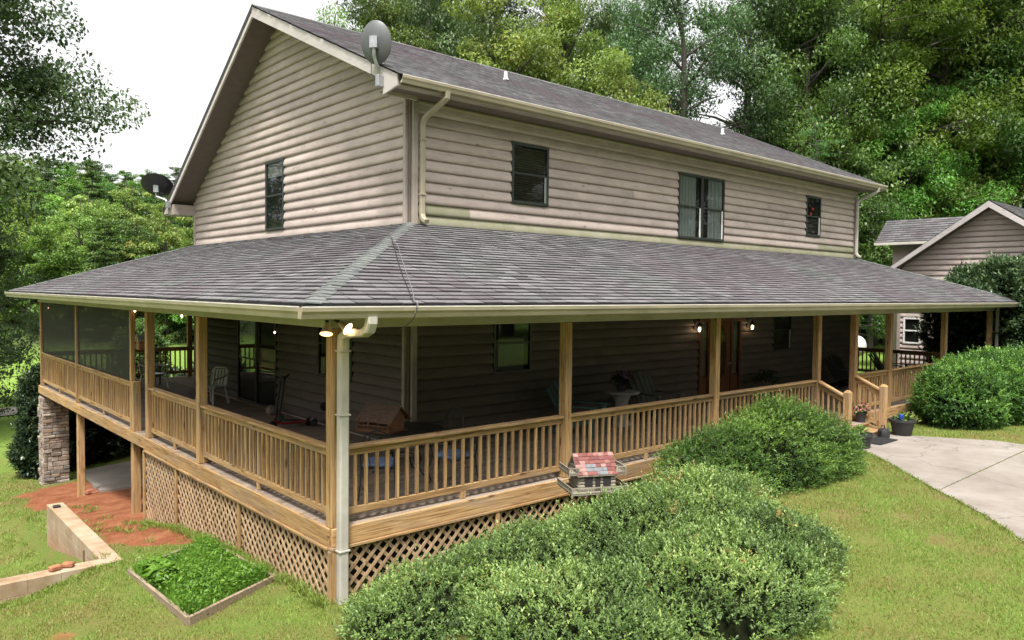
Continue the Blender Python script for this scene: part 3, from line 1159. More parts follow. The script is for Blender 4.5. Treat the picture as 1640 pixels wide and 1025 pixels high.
# steps, stair rails and newels
steps = node('steps', porch)
brickm = plain('red_brown_step_mat', (.3, .21, .19), .9, var=.4, scale=30)
for k, (z, y0, y1) in enumerate(((-.12, -.33, .0), (-.24, -.64, -.335))):
    MB().bbox(11.93, 13.57, y0, y1 - .002, z - .036, z).build('tread', M['pine_x'], steps)
    MB().bbox(11.95, 13.55, y0 + .02, y0 + .045, z - .115, z - .038).build('riser', M['pine_x'], steps)
for x in (11.80, 13.58):
    MB().prism([(.0, -.05), (-.66, -.26), (-.66, -.42), (0, -.42)], 0, x, x + .04).build('stringer', M['pine_y'], steps)
for x in (11.86, 13.64):
    nw = MB().bbox(x - .07, x + .07, -.68, -.54, -.42, .74, .008).build('newel_post', M['pine_z'], steps)
    MB().add([(x - .07, -.68, .741), (x + .07, -.68, .741), (x + .07, -.54, .741), (x - .07, -.54, .741), (x - .03, -.64, .79), (x + .03, -.64, .79), (x + .03, -.58, .79), (x - .03, -.58, .79)],
             [(0, 1, 5, 4), (1, 2, 6, 5), (2, 3, 7, 6), (3, 0, 4, 7), (4, 5, 6, 7), (3, 2, 1, 0)]).build('newel_cap', M['pine_z'], nw)
    MB().bar((x, .03, .92), (x, -.54, .66), .13, .037).build('cap_rail', M['pine_y'], steps)
    MB().bar((x, .03, .82), (x, -.54, .56), .038, .085).build('top_rail', M['pine_y'], steps)
    MB().bar((x, .03, .12), (x, -.54, -.14), .038, .085).build('bottom_rail', M['pine_y'], steps)
    for k in range(4):
        yy = -.06 - k * .125
        dz = yy * .456
        MB().bbox(x - .018, x + .018, yy - .018, yy + .018, .15 + dz, .8 + dz, .003).build('baluster', M['pine_z'], steps)

# lattice skirt
def lattice(ax, a0, a1, zt, zb):
    root = node('lattice_panel', porch)
    S = .165
    norm = (0, -1, 0) if ax == 0 else (-1, 0, 0)
    for sgn, dep in ((1, .030), (-1, .040)):
        lo = (a0 - zt) if sgn > 0 else (a0 + zb)
        hi = (a1 - zb) if sgn > 0 else (a1 + zt)
        c_ = math.floor(lo / S) * S
        while c_ < hi:
            # line a = c + sgn*z
            pts = []
            z_lo, z_hi = zb, zt
            al, ah = sorted((c_ + sgn * zb, c_ + sgn * zt))
            za = (a0 - c_) / sgn
            zc = (a1 - c_) / sgn
            zl, zh = max(zb, min(za, zc)), min(zt, max(za, zc))
            if zh - zl > .03:
                p = [c_ + sgn * zl, zl]
                q = [c_ + sgn * zh, zh]
                j = random.uniform(-.002, .002)
                pp = (p[0], dep + j, p[1]) if ax == 0 else (dep + j, p[0], p[1])
                qq = (q[0], dep + j, q[1]) if ax == 0 else (dep + j, q[0], q[1])
                MB().bar(pp, qq, .042, .008, norm).build('slat', M['pine_d'], root)
            c_ += S
    return root


def gz(x, y):
    return float(ground_z(x, y))


for a0, a1 in ((.05, 2.7), (2.74, 5.4), (5.44, 7.2)):
    lattice(1, a0, a1, -.22, gz(0, a1) - .04)
for a0, a1 in ((.08, 2.55), (2.59, 5.2), (5.24, 8.4)):
    lattice(0, a0, a1, -.22, gz(a0, 0) - .04)
lattice(0, 13.7, 16.6, -.22, -.45)
for yy, zb in ((.0, -.95), (2.72, -1.05), (5.42, -1.35), (7.22, -1.75)):
    MB().bbox(-.012, .026, yy - .02, yy + .045, zb, -.257, .004).build('lattice_stile', M['pine_z'], porch)
for xx in (.03, 2.57, 5.22, 13.68):
    MB().bbox(xx - .02, xx + .045, -.012, .026, -.92, -.257, .004).build('lattice_stile', M['pine_z'], porch)
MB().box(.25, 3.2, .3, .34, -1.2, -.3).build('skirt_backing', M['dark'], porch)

# stone pier under the far left corner
stone_m = []
for i, c_ in enumerate(((.30, .235, .19), (.22, .17, .145), (.36, .30, .25), (.27, .19, .14), (.19, .165, .15))):
    stone_m.append(plain('ledge_stone_%d' % i, c_, .9, var=.35, scale=8, bmp=.6))
pier = MB().box(.07, .59, 16.62, 17.18, -3.0, -.258).build('stone_pier', M['dark'], porch)
z = -2.95
while z < -.3:
    h = random.uniform(.07, .15)
    if z + h > -.26:
        h = -.26 - z
    for face in ('y', 'x'):
        a = .0 if face == 'y' else 16.55
        end = .66 if face == 'y' else 17.25
        while a < end - .05:
            w = min(random.uniform(.16, .38), end - a)
            if end - a - w < .08:
                w = end - a
            d = random.uniform(.0, .05)
            b_ = random.uniform(.008, .016)
            mb = MB()
            if face == 'y':
                mb.bbox(a, a + w - .008, 16.58 - d, 16.66, z, z + h - .008, b_)
            else:
                mb.bbox(.03 - d, .10, a, a + w - .008, z, z + h - .008, b_)
            mb.build('stone', random.choice(stone_m), pier)
            a += w
    z += h

# ---- porch roof with shingles
proof = node('porch_roof', porch)
RE, RZ0, RZ1 = -.58, 2.66, 4.006
RS = (RZ1 - RZ0) / (P - RE)
XRE = 24.0
YRE = 17.75


def slab4(q, t, name):
    v = [Vector(p) for p in q]
    MB().add([p for p in v] + [p - Vector((0, 0, t)) for p in v], [(0, 1, 2, 3), (7, 6, 5, 4), (0, 4, 5, 1), (1, 5, 6, 2), (2, 6, 7, 3), (3, 7, 4, 0)]).build(name, M['roof_felt'], proof)


slab4([(RE, RE, RZ0), (XRE, RE, RZ0), (HX1, P, RZ1), (P, P, RZ1)], .08, 'roof_deck')
slab4([(RE, YRE, RZ0), (RE, RE, RZ0), (P, P, RZ1), (P, HY1, RZ1)], .08, 'roof_deck')
slab4([(XRE, YRE, RZ0), (RE, YRE, RZ0), (P, HY1, RZ1), (HX1, HY1, RZ1)], .08, 'roof_deck')
slab4([(XRE, RE, RZ0), (XRE, YRE, RZ0), (HX1, HY1, RZ1), (HX1, P, RZ1)], .08, 'roof_deck')
MB().bbox(RE + .0, XRE, RE - .0, RE + .03, 2.5, RZ0 - .08).build('fascia', M['gutter'], proof)
MB().bbox(RE, RE + .03, RE + .035, YRE, 2.5, RZ0 - .08).build('fascia', M['gutter'], proof)
gutter_run(0, -.688, -.688, XRE + .08, 2.645, proof, .13)
gutter_run(1, -.688, -.57, YRE + .06, 2.645, proof, .13)


def shingle_field(org, u, v, S, lo, hi, expo=.143, tab=.305, thick=.024):
    """tabs as (n,6,3): top-lower L,R, top-upper R,L, bottom-lower L,R"""
    org, u, v = (np.array(a, float) for a in (org, u, v))
    n = np.cross(u, v)
    if n[2] < 0:
        n = -n
    out = []
    rows = int(S / expo)
    for r in range(rows + 1):
        s0 = r * expo
        s1 = min(s0 + expo * 1.12, S)
        sc_ = s0
        x = lo(s0) - tab + (r % 2) * tab / 2 + random.uniform(-.03, .03)
        while x < hi(s0):
            x0, x1 = x + .004, x + tab - .004
            a0, a1 = max(x0, lo(s0)), min(x1, hi(s0))
            b0, b1 = max(x0, lo(s1)), min(x1, hi(s1))
            if a1 - a0 > .02 and b1 >= b0 - .02:
                b1 = max(b1, b0)
                h = thick + random.uniform(-.17, .2) * thick
                e = random.uniform(-.005, .004)
                hl, hr = h + random.uniform(-.0015, .002), h + random.uniform(-.0015, .002)
                out.append([org + u * a0 + v * (s0 + e) + n * hl, org + u * a1 + v * (s0 + e) + n * hr, org + u * b1 + v * s1 + n * .004, org + u * b0 + v * s1 + n * .004,
                            org + u * a0 + v * (s0 + e) + n * .001, org + u * a1 + v * (s0 + e) + n * .001])
            x += tab
    return np.array(out)


cs = 1 / math.sqrt(1 + RS * RS)
SL = (P - RE) / cs
vf = (0, cs, RS * cs)
vl = (cs, 0, RS * cs)
kx = (XRE - HX1) / SL
ky = (YRE - HY1) / SL
front_t = shingle_field((0, RE, RZ0), (1, 0, 0), vf, SL, lambda s: RE + s * cs, lambda s: XRE - s * kx)
left_t = shingle_field((RE, 0, RZ0), (0, 1, 0), vl, SL, lambda s: RE + s * cs, lambda s: YRE - s * ky)
c2 = 1 / math.sqrt(1 + .4525 ** 2)
up_t = shingle_field((0, 2.60, 6.336), (1, 0, 0), (0, c2, .4525 * c2), (8.5 - 2.60) / c2, lambda s: XL - .03, lambda s: XR + .03, .143, .21, .010)


def tabs_mesh(name, T, top, edge=True):
    n = len(T)
    b_ = np.arange(n)[:, None] * 6
    F = np.concatenate([b_ + np.array([0, 1, 2, 3]), b_ + np.array([4, 5, 1, 0])])
    me = np_mesh(name, T.reshape(-1, 3), F)
    me.materials.append(top)
    me.materials.append(M['shingle_edge'] if edge else top)
    me.polygons.foreach_set('material_index', np.repeat(np.array([0, 1], np.int32), n))
    return me


pt = np.concatenate([front_t, left_t])
dd = np.linalg.norm(pt.mean(1) - CAM, axis=1)
order = np.argsort(dd)
for i in order[:300]:
    c_ = pt[i].mean(0)
    o = link_mesh('shingle', tabs_mesh('shingle', (pt[i] - c_)[None], M['shingle']), None, proof)
    o.location = c_
o = link_mesh('shingle_courses', tabs_mesh('shingle_courses', pt[order[300:]], M['shingle_mass']), None, proof)
o['kind'] = 'stuff'
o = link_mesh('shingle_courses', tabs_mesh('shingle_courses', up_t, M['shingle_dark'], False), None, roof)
o['kind'] = 'stuff'
# hip caps
for (e, h, tx, ty) in (((RE, RE), (P, P), (1, 0), (0, 1)), ((XRE, RE), (HX1, P), (-1, 0), (0, 1)), ((RE, YRE), (P, HY1), (1, 0), (0, -1))):
    e3, h3 = Vector((*e, RZ0)), Vector((*h, RZ1))
    L = (h3 - e3).length
    d = (h3 - e3).normalized()
    n = int(L / .14)
    for k in range(n):
        q0, q1 = e3 + d * (k * .14 - .01), e3 + d * min(L, k * .14 + .165)
        w = .17
        upv = Vector((0, 0, 1))
        def side(p, t, lift):
            # a point w out along the eave direction on that roof plane
            return p + Vector((t[0], t[1], 0)) * w + upv * lift
        # on the plane that faces -Y the height does not change along X, and vice versa
        l0, l1 = .036 + random.uniform(-.003, .003), .022
        A = [side(q0, tx, l0 - .012), q0 + upv * l0, side(q0, ty, l0 - .012)]
        B = [side(q1, tx, l1 - .012), q1 + upv * l1, side(q1, ty, l1 - .012)]
        C_ = [a - upv * .014 for a in A]
        MB().add(A + B + C_, [(0, 1, 4, 3), (1, 2, 5, 4), (0, 6, 7, 1), (1, 7, 8, 2)]).build('hip_cap', M['hip_cap'], proof)

# porch downspouts
ds = spout([(.17, -.62, 2.53), (.17, -.62, 2.46), (.17, -.58, 2.38), (.165, -.48, 2.34), (.14, -.16, 2.32), (.13, -.07, 2.27), (.13, -.06, 2.16), (.13, -.06, -.93)], porch, M['downspout'], .112)
for z in (2.1, 1.35, -.26):
    MB().bbox(.058, .202, -.122, .004, z, z + .02, .003).build('pipe_strap', M['downspout'], ds)
spout([(23.25, -.06, 2.5), (23.25, -.06, -.5)], porch, M['downspout'], .1)

# ------------------------------------------------------------------ second building at the right
garage = thing('log_garage', 'smaller tan log-sided building with gable roof beyond the right end of the porch', 'building')
GXp = 26.5


def gpt(wall, a, d, z):
    return (GXp - d, a, z)


GA, GZA, GSL = 1.12, 6.19, .687          # apex y, apex z, slope
MB().prism([(-1.9, -.5), (4.15, -.5), (4.15, 3.9), (GA, 6.0), (-1.9, 3.93)], 0, GXp + .01, GXp + 8).build('wall_core', M['siding'], garage)
gw = node('gable_wall', garage)
gwin = [(3.4, 4.04, .92, 1.92)]
log_wall('g', -.4, 34, lambda z: max(-1.9, GA - (6.02 - z) / GSL), lambda z: min(4.15, GA + (6.02 - z) / GSL), gwin, gw, place=gpt)
zz0 = -.4 + round((.92 + .4) / PIT) * PIT
zz1 = -.4 + round((1.92 + .4) / PIT) * PIT
mb = MB()
for y0, y1, q0, q1 in ((3.4, 3.46, zz0, zz1), (3.98, 4.04, zz0, zz1), (3.46, 3.98, zz0, zz0 + .06), (3.46, 3.98, zz1 - .06, zz1), (3.46, 3.98, (zz0 + zz1) / 2 - .025, (zz0 + zz1) / 2 + .025)):
    mb.bbox(GXp - .08, GXp, y0, y1, q0, q1, .004)
w_ = mb.build('window', M['frame_white'], garage)
MB().add([(GXp - .02, 3.46, zz0), (GXp - .02, 3.98, zz0), (GXp - .02, 3.98, zz1), (GXp - .02, 3.46, zz1)], [(0, 1, 2, 3)]).build('room_behind', M['dark'], w_)
MB().add([(GXp - .045, 3.46, zz0), (GXp - .045, 3.98, zz0), (GXp - .045, 3.98, zz1), (GXp - .045, 3.46, zz1)], [(0, 1, 2, 3)]).build('pane', M['glass'], w_)
MB().bbox(GXp - .09, GXp, 4.15, 4.27, -.5, 3.75).build('corner_board', M['trim'], garage)
X0, X1 = GXp - .55, GXp + 8.4
groof = MB().prism([(GA, GZA), (5.0, GZA - GSL * (5.0 - GA)), (5.0, GZA - GSL * (5.0 - GA) - .14), (GA, GZA - .15)], 0, X0 + .03, X1).prism([(GA, GZA), (-2.75, GZA - GSL * (GA + 2.75)), (-2.75, GZA - GSL * (GA + 2.75) - .14), (GA, GZA - .15)], 0, X0 + .03, X1).build('roof', M['roof_felt'], garage)
cg = 1 / math.sqrt(1 + GSL ** 2)
g1 = shingle_field((0, -2.78, GZA - GSL * (GA + 2.78)), (1, 0, 0), (0, cg, GSL * cg), (GA + 2.78) / cg, lambda s: X0, lambda s: X1)
for sgn in (1, -1):
    ye = GA + sgn * (3.9 if sgn > 0 else 3.87)
    zl = GZA - GSL * abs(ye - GA)
    MB().prism([(GA + sgn * .001, GZA - .03), (ye, zl - .03), (ye, zl - .2), (GA + sgn * .001, GZA - .25)], 0, X0, X0 + .035).build('barge_board', M['trim_white'], groof)
MB().prism([(GA, GZA - .16), (4.98, GZA - .16 - GSL * (4.98 - GA)), (4.98, GZA - .2 - GSL * (4.98 - GA)), (GA, GZA - .2), (-2.7, GZA - .2 - GSL * (2.7 + GA)), (-2.7, GZA - .16 - GSL * (2.7 + GA))], 0, X0 + .04, GXp).build('rake_soffit', M['soffit'], groof)
# wing with its own roof slope facing the house
MB().prism([(28.6, -.5), (31.4, -.5), (31.4, 4.95), (30.0, 5.6), (28.6, 4.95)], 1, 4.1, 5.4).build('wing_wall', M['siding'], garage)
WS = .93
wz = 4.97
MB().prism([(28.0, wz), (29.05, wz + WS * 1.05), (30.1, wz), (30.1, wz - .1), (29.05, wz + WS * 1.05 - .1), (28.0, wz - .1)], 1, 1.5, 5.85).build('wing_roof', M['roof_felt'], groof)
cw = 1 / math.sqrt(1 + WS ** 2)
g2 = shingle_field((28.0, 0, wz + .005), (0, 1, 0), (cw, 0, WS * cw), 1.05 / cw, lambda s: 1.5, lambda s: 5.86)
MB().bbox(27.9, 28.0, 1.5, 5.87, wz - .11, wz - .005).build('wing_fascia', M['gutter_lip'], groof)
o = link_mesh('shingle_courses', tabs_mesh('shingle_courses', np.concatenate([g1, g2]), M['shingle_mass']), None, groof)
o['kind'] = 'stuff'

# propane tank between the house and that building
tk = thing('propane_tank', 'white rounded tank seen past the last stretch of house wall', 'tank', (25.4, 6.0, gz(25.4, 5.9) - .2))
pr = [(.02, -1.0)] + [(.42 * math.sin(t), -.68 - .32 * math.cos(t)) for t in np.linspace(.3, math.pi / 2, 6)] + [(.42 * math.cos(t), .68 + .32 * math.sin(t)) for t in np.linspace(0, 1.3, 6)] + [(.02, 1.0)]
MB().lathe(pr, 20, (0, 0, 1.4), (0, 1, 0)).build('tank_body', M['white_plastic'], tk, True)
for yy in (-.5, .5):
    MB().bbox(-.3, .3, yy - .08, yy + .08, -.1, 1.1).build('leg', M['steel'], tk)

# ------------------------------------------------------------------ satellite dishes
M['dish_grey'] = plain('grey_dish_metal', (.10, .103, .107), .45, var=.12, scale=4)
M['dish_black'] = plain('black_dish_metal', (.022, .022, .026), .4, var=.15)


def dish(name, label, foot, centre, face, r, mat, squash=1.0):
    foot, centre, face = Vector(foot), Vector(centre), Vector(face).normalized()
    t = thing(name, label, 'dish', foot)
    c = centre - foot
    prof = [(.01, -.09 * r / .4), (r * .5, -.06 * r / .4), (r * .85, -.012), (r, .022), (r, .03), (r * .85, -.004), (r * .5, -.05 * r / .4), (.01, -.078 * r / .4)]
    mb = MB().lathe(prof, 36, (0, 0, 0), face)
    for i, p in enumerate(mb.v):
        p = Vector(p)
        mb.v[i] = tuple(Vector((p.x, p.y, p.z * squash)) + c)
    d = mb.build('reflector', mat, t, True)
    back = c - face * (.12 * r / .4)
    MB().bar(back - Vector((0, 0, .1)), back + Vector((0, 0, .09)), .13, .09, face).build('bracket', M['steel'], t)
    MB().tube([(0, 0, 0), Vector((c.x * .2, c.y * .2, .12)) , back + Vector((0, 0, -.22)), back], .03, 10).build('mast', M['steel'], t, True)
    MB().bbox(-.07, .07, -.05, .05, -.1, .09, .01).build('foot_plate', M['steel'], t)
    MB().bar((.02, .02, -.05), Vector((c.x * .4, c.y * .4, .2)), .025, .025).build('strut', M['steel'], t)
    arm = c + face * .42 - Vector((0, 0, .3 * squash))
    MB().tube([back - Vector((0, 0, .12)), c - Vector((0, 0, r * .97)), arm], .014, 6).build('feed_arm', M['steel'], t, True)
    MB().tube([arm, arm + (c - arm).normalized() * .12], [.035, .025], 10).build('receiver', mat, t, True)
    MB().tube([Vector((.0, .0, .0)), Vector((-.1, .12, .12)), Vector((-.08, .15, .3)), back + Vector((0, .03, -.05))], .007, 6).build('cable', M['iron'], t, True)


_f = Vector((.62, .60, .22))
dish('satellite_dish', 'grey oval satellite dish on the near corner of the upper roof', (2.60, 3.16, 6.32), (2.5, 3.14, 6.93), (.72, .55, .18), .265, M['dish_grey'], 1.35)
dish('satellite_dish', 'black satellite dish at the lower far left end of the steep roof', (2.60, 14.05, 5.1), (2.42, 14.4, 5.63), (.35, .55, .75), .42, M['dish_black'], 1.0)

# ------------------------------------------------------------------ flood lamp, lanterns, string lights
def emis(name, col, s):
    m, nt, b = new_mat(name)
    b.inputs['Base Color'].default_value = (*col, 1)
    b.inputs['Emission Color'].default_value = (*col, 1)
    b.inputs['Emission Strength'].default_value = s
    return m


M['bulb_hot'] = emis('hot_flood_face', (1, .74, .40), 3)
M['bulb_warm'] = emis('warm_flood_face', (1, .6, .27), 1.0)
M['bulb_lantern'] = emis('lantern_bulb', (1, .72, .42), 9)
M['amber_glass'] = plain('bulb_body', (.5, .4, .28), .3)
fl = thing('flood_light', 'twin floodlight with glowing bulbs under the gutter at the porch corner', 'light', (-.02, -.06, 2.45))
MB().lathe([(.06, 0), (.06, .03), (.02, .035)], 16, (0, 0, .04)).build('base', M['iron'], fl, True)
for (tip, d, mt) in (((-.115, -.10, -.055), (-.25, -.35, -.9), 'bulb_warm'), ((.06, -.15, -.03), (.4, -.75, -.5), 'bulb_hot')):
    d = Vector(d).normalized()
    tip = Vector(tip)
    MB().tube([(0, 0, .05), tip - d * .1, tip - d * .03], .022, 10).build('socket', M['iron'], fl, True)
    bl = MB().lathe([(.026, -.05), (.034, 0), (.068, .06), (.075, .08)], 16, tip, d).build('bulb', M['amber_glass'], fl, True)
    MB().lathe([(.073, .0805), (.055, .09), (.01, .095)], 16, tip, d).build('bulb_face', M[mt], bl, True)
    L = bpy.data.lights.new('bulb_light', 'POINT')
    L.energy = 1.0 if mt == 'bulb_hot' else .4
    L.color = (1, .72, .42)
    L.shadow_soft_size = .04
    lo = bpy.data.objects.new('bulb_light', L)
    COL.objects.link(lo)
    lo.parent = fl
    lo.location = tip + d * .14


def lantern(x, label):
    t = thing('wall_lantern', label, 'light', (x, P - .06, 1.92), 0, 'lanterns beside the entry door')
    MB().bbox(-.05, .05, -.01, .03, -.02, .26, .01).build('back_plate', M['iron'], t)
    MB().tube([(0, 0, .2), (0, -.08, .26), (0, -.14, .22), (0, -.14, .17)], .01, 8).build('arm', M['iron'], t, True)
    MB().lathe([(.02, .18), (.07, .12), (.085, .11), (.085, .1), (.06, .1)], 6, (0, -.14, 0)).build('roof_cap', M['iron'], t)
    MB().lathe([(.04, -.09), (.065, -.07), (.065, -.06), (.05, -.06)], 6, (0, -.14, 0)).build('base', M['iron'], t)
    for k in range(6):
        a = k * math.pi / 3
        MB().bar((.06 * math.cos(a), -.14 + .06 * math.sin(a), -.06), (.078 * math.cos(a), -.14 + .078 * math.sin(a), .1), .008, .008).build('cage_bar', M['iron'], t)
    MB().lathe([(.01, -.05), (.03, -.02), (.035, .02), (.02, .05), (.005, .06)], 12, (0, -.14, 0)).build('bulb', M['bulb_lantern'], t, True)
    L = bpy.data.lights.new('bulb_light', 'POINT')
    L.energy = 3.0
    L.color = (1, .66, .36)
    L.shadow_soft_size = .04
    lo = bpy.data.objects.new('bulb_light', L)
    COL.objects.link(lo)
    lo.parent = t
    lo.location = (0, -.14, .01)


lantern(11.80, 'lit black wall lantern on the left of the entry door')
lantern(14.22, 'lit black wall lantern on the right of the entry door')
M['tiny_bulb'] = emis('tiny_string_bulb', (1, .55, .4), 6)
for (x, y, z, lb) in ((.1, 8.09, 2.36, 'tiny lit bulb under the header beside the open bay'), (.1, 5.39, 2.35, 'tiny lit bulb under the header right of the open bay'),
                      (2.0, 5.94, 1.99, 'tiny reddish lit bulb hanging inside the corner of the porch'), (.14, 16.4, 2.22, 'tiny lit bulb behind the farthest left porch screen')):
    t = thing('string_bulb', lb, 'light', (x, y, z), 0, 'string bulbs on the porch')
    MB().lathe([(.004, -.025), (.017, -.01), (.017, .005), (.008, .018)], 8).build('bulb', M['tiny_bulb'], t, True)
    MB().tube([(0, 0, .015), (0, 0, ZH - z if abs(x - .1) < .1 else 2.53 - z)], .005, 5).build('wire', M['iron'], t)

# cables over the porch roof
def roof_z(x, y):
    return RZ0 + (min(x, y) - RE) * RS


def cable(pts, r, label, mat):
    # smooth Catmull-Rom through the points
    P_ = [Vector(p) for p in pts]
    out = []
    for i in range(len(P_) - 1):
        a, b_, c, d = P_[max(i - 1, 0)], P_[i], P_[i + 1], P_[min(i + 2, len(P_) - 1)]
        for t in np.linspace(0, 1, 7, endpoint=False):
            out.append(.5 * ((2 * b_) + (c - a) * t + (2 * a - 5 * b_ + 4 * c - d) * t * t + (3 * b_ - a - 3 * c + d) * t ** 3))
    out.append(P_[-1])
    o = MB().tube(out, r, 6).build('cable', mat, None, True)
    return tag(o, label, 'cable')


gcab = plain('grey_cable', (.2, .19, .18), .5)
rz = lambda x, y, e=.03: (x, y, roof_z(x, y) + e)
cable([rz(3.05, 8.6), rz(2.9, 7.0), rz(2.55, 4.4), rz(2.3, 3.0), rz(2.2, 2.25, .06), rz(2.0, 1.8, .05), rz(1.62, 1.1), rz(1.3, .5), rz(.95, -.2), rz(.78, -.52), (.72, -.7, 2.66), (.67, -.71, 2.5), (.6, -.5, 2.36), (.48, -.25, 2.28), (.3, -.05, 2.36)], .0048, 'dark cable trailing over the porch roof hip and looping under the gutter', M['iron'])
cable([rz(2.13, 2.05), rz(2.06, 1.78), rz(1.75, 1.2), rz(1.4, .55), rz(1.0, -.2), rz(.81, -.52), (.74, -.7, 2.66), (.69, -.705, 2.56)], .004, 'pale grey cable lying beside the dark one down the porch roof', gcab)

# ------------------------------------------------------------------ miniature houses
M['old_wood'] = wood('grey_old_wood', (.15, .125, .095), (.27, .235, .185), (.36, .32, .26), 0, wf=.4)
M['brown_wood'] = wood('reddish_brown_wood', (.08, .035, .02), (.17, .08, .045), (.24, .12, .07), 0, wf=.15)
redm = [plain('faded_red_tab_%d' % i, c_, .8, var=.3, scale=20) for i, c_ in enumerate(((.18, .058, .048), (.23, .10, .082), (.135, .04, .036), (.27, .15, .13), (.15, .15, .16)))]


def mini_house(t, W, D, H, rise, wall_m, trim_m, roof_ms, rows, cols, over, balcony):
    """local frame: front faces -Y, ridge along X, floor at z=0"""
    MB().bbox(-W / 2, W / 2, -D / 2, D / 2, 0, H, .004).prism([(-D / 2, H), (D / 2, H), (0, H + rise * .93)], 0, -W / 2, W / 2).build('body', wall_m, t)
    fr = MB()
    for i in range(6):
        z = H * (i + .5) / 6
        fr.tube([(-W / 2 - .01, -D / 2 - .002, z), (W / 2 + .01, -D / 2 - .002, z)], H / 13, 6)
        fr.tube([(-W / 2 - .002, -D / 2 - .01, z), (-W / 2 - .002, D / 2 + .01, z)], H / 13, 6)
    fr.build('mini_logs', wall_m, t, True)
    for x0, x1, z0, z1 in ((-W * .36, -W * .14, H * .25, H * .8), (W * .16, W * .38, H * .25, H * .8), (-W * .06, W * .08, 0, H * .85)):
        MB().box(x0, x1, -D / 2 - .03, -D / 2 - .004, z0, z1).build('mini_opening', M['dark'], t)
    # roof slopes with single tabs
    run = D / 2 + over
    ln = math.hypot(run, rise * run / (D / 2))
    sl = rise / (D / 2)
    eave_z = H + rise - sl * run
    rf = MB().prism([(-run, eave_z), (0, H + rise), (run, eave_z), (run, eave_z - .012), (0, H + rise - .014), (-run, eave_z - .012)], 0, -W / 2 - over * .8, W / 2 + over * .8).build('roof', trim_m, t)
    cw_ = (W + 1.6 * over) / cols
    for r in range(rows):
        for c in range(cols):
            s0, s1 = r / rows, (r + 1.15) / rows
            s1 = min(s1, 1)
            x0 = -W / 2 - over * .8 + c * cw_
            y0, y1 = -run * (1 - s0) - random.uniform(0, .006), -run * (1 - s1)
            z0, z1 = eave_z + (H + rise - eave_z) * s0, eave_z + (H + rise - eave_z) * s1
            e = .011 + random.uniform(0, .003)
            mb = MB().add([(x0 + .001, y0, z0 + e), (x0 + cw_ - .001, y0, z0 + e), (x0 + cw_ - .001, y1, z1 + .004), (x0 + .001, y1, z1 + .004), (x0 + .001, y0, z0 + e - .008), (x0 + cw_ - .001, y0, z0 + e - .008)],
                          [(0, 1, 2, 3), (4, 5, 1, 0), (0, 3, 4), (1, 5, 2)])
            worn = (r in (1, 2) and c in (2, 3)) or (r in (0, 1) and c in (4, 5))
            mb.build('roof_tab', roof_ms[-1] if worn and len(roof_ms) > 3 else random.choice(roof_ms[:-1] if len(roof_ms) > 3 else roof_ms), rf)

    def rail(mb, p, q, h):
        p, q = Vector(p), Vector(q)
        mb.bar(p + Vector((0, 0, h)), q + Vector((0, 0, h)), .014, .014)
        mb.bar(p + Vector((0, 0, .012)), q + Vector((0, 0, .012)), .010, .010)
        n = max(2, int((q - p).length / .022))
        for k in range(n + 1):
            a = p.lerp(q, k / n)
            mb.bar(a, a + Vector((0, 0, h)), .006, .006)
    for (x0, x1, y0, y1, z) in balcony:
        MB().bbox(x0, x1, y0, y1, z - .02, z, .003).build('balcony_floor', trim_m, t)
        mb = MB()
        rail(mb, (x0, y0, z), (x1, y0, z), .075)
        rail(mb, (x0, y0, z), (x0, y1, z), .075)
        rail(mb, (x1, y0, z), (x1, y1, z), .075)
        mb.build('balcony_rail', trim_m, t)
        for x in (x0, x1):
            MB().bbox(x - .009, x + .009, y0 - .009, y0 + .009, z - .05, z + .09, .002).build('balcony_post', trim_m, t)


BX, BY = 3.42, -1.0
bh = thing('birdhouse', 'birdhouse like a small lodge with worn red tile roof on a post above the hedge', 'birdhouse', (BX, BY, 0), rad(-27))
zb = .16
up = thing('tmp', '', '')
mini_house(up, .50, .38, .27, .2, M['old_wood'], M['old_wood'], redm, 6, 8, .05,
           [(-.40, .40, -.33, .3, 0.0), (-.40, -.27, -.22, .22, .24), (.27, .40, -.22, .22, .24)])
for ch in list(up.children):
    ch.parent = bh
    ch.location = (0, 0, zb)
bpy.data.objects.remove(up)
MB().bbox(-.045, .045, -.045, .045, gz(BX, BY) - .1, zb - .021).build('pole', M['deck_z'], bh)
for x in (-.22, .22):
    MB().bar((x, -.3, zb - .035), (x, .28, zb - .035), .03, .03).build('bearer', M['old_wood'], bh)

# ------------------------------------------------------------------ porch furniture
def on(o, dx, dy, dz, rz_=0):
    o.location = (dx, dy, dz)
    o.rotation_euler = (0, 0, rz_)
    return o


tb = thing('patio_table', 'round black metal patio table on the porch behind the corner post', 'table', (2.1, 1.72, .002))
MB().lathe([(.62, .70), (.64, .705), (.64, .725), (.62, .73), (.02, .722), (.02, .715), (.6, .715)], 40).build('table_top', M['iron'], tb, True)
for k in range(4):
    a = k * math.pi / 2 + .5
    c_, s_ = math.cos(a), math.sin(a)
    MB().tube([(c_ * .45, s_ * .45, .71), (c_ * .3, s_ * .3, .5), (c_ * .22, s_ * .22, .3), (c_ * .38, s_ * .38, .06), (c_ * .48, s_ * .48, .012)], .014, 8).build('leg', M['iron'], tb, True)
MB().tube([(.23 * math.cos(t), .23 * math.sin(t), .31) for t in np.linspace(0, 2 * math.pi, 20)], .01, 6, False).build('leg_ring', M['iron'], tb, True)
M['blue_cushion'] = plain('blue_cushion_fabric', (.13, .19, .33), .9, var=.5, scale=35)


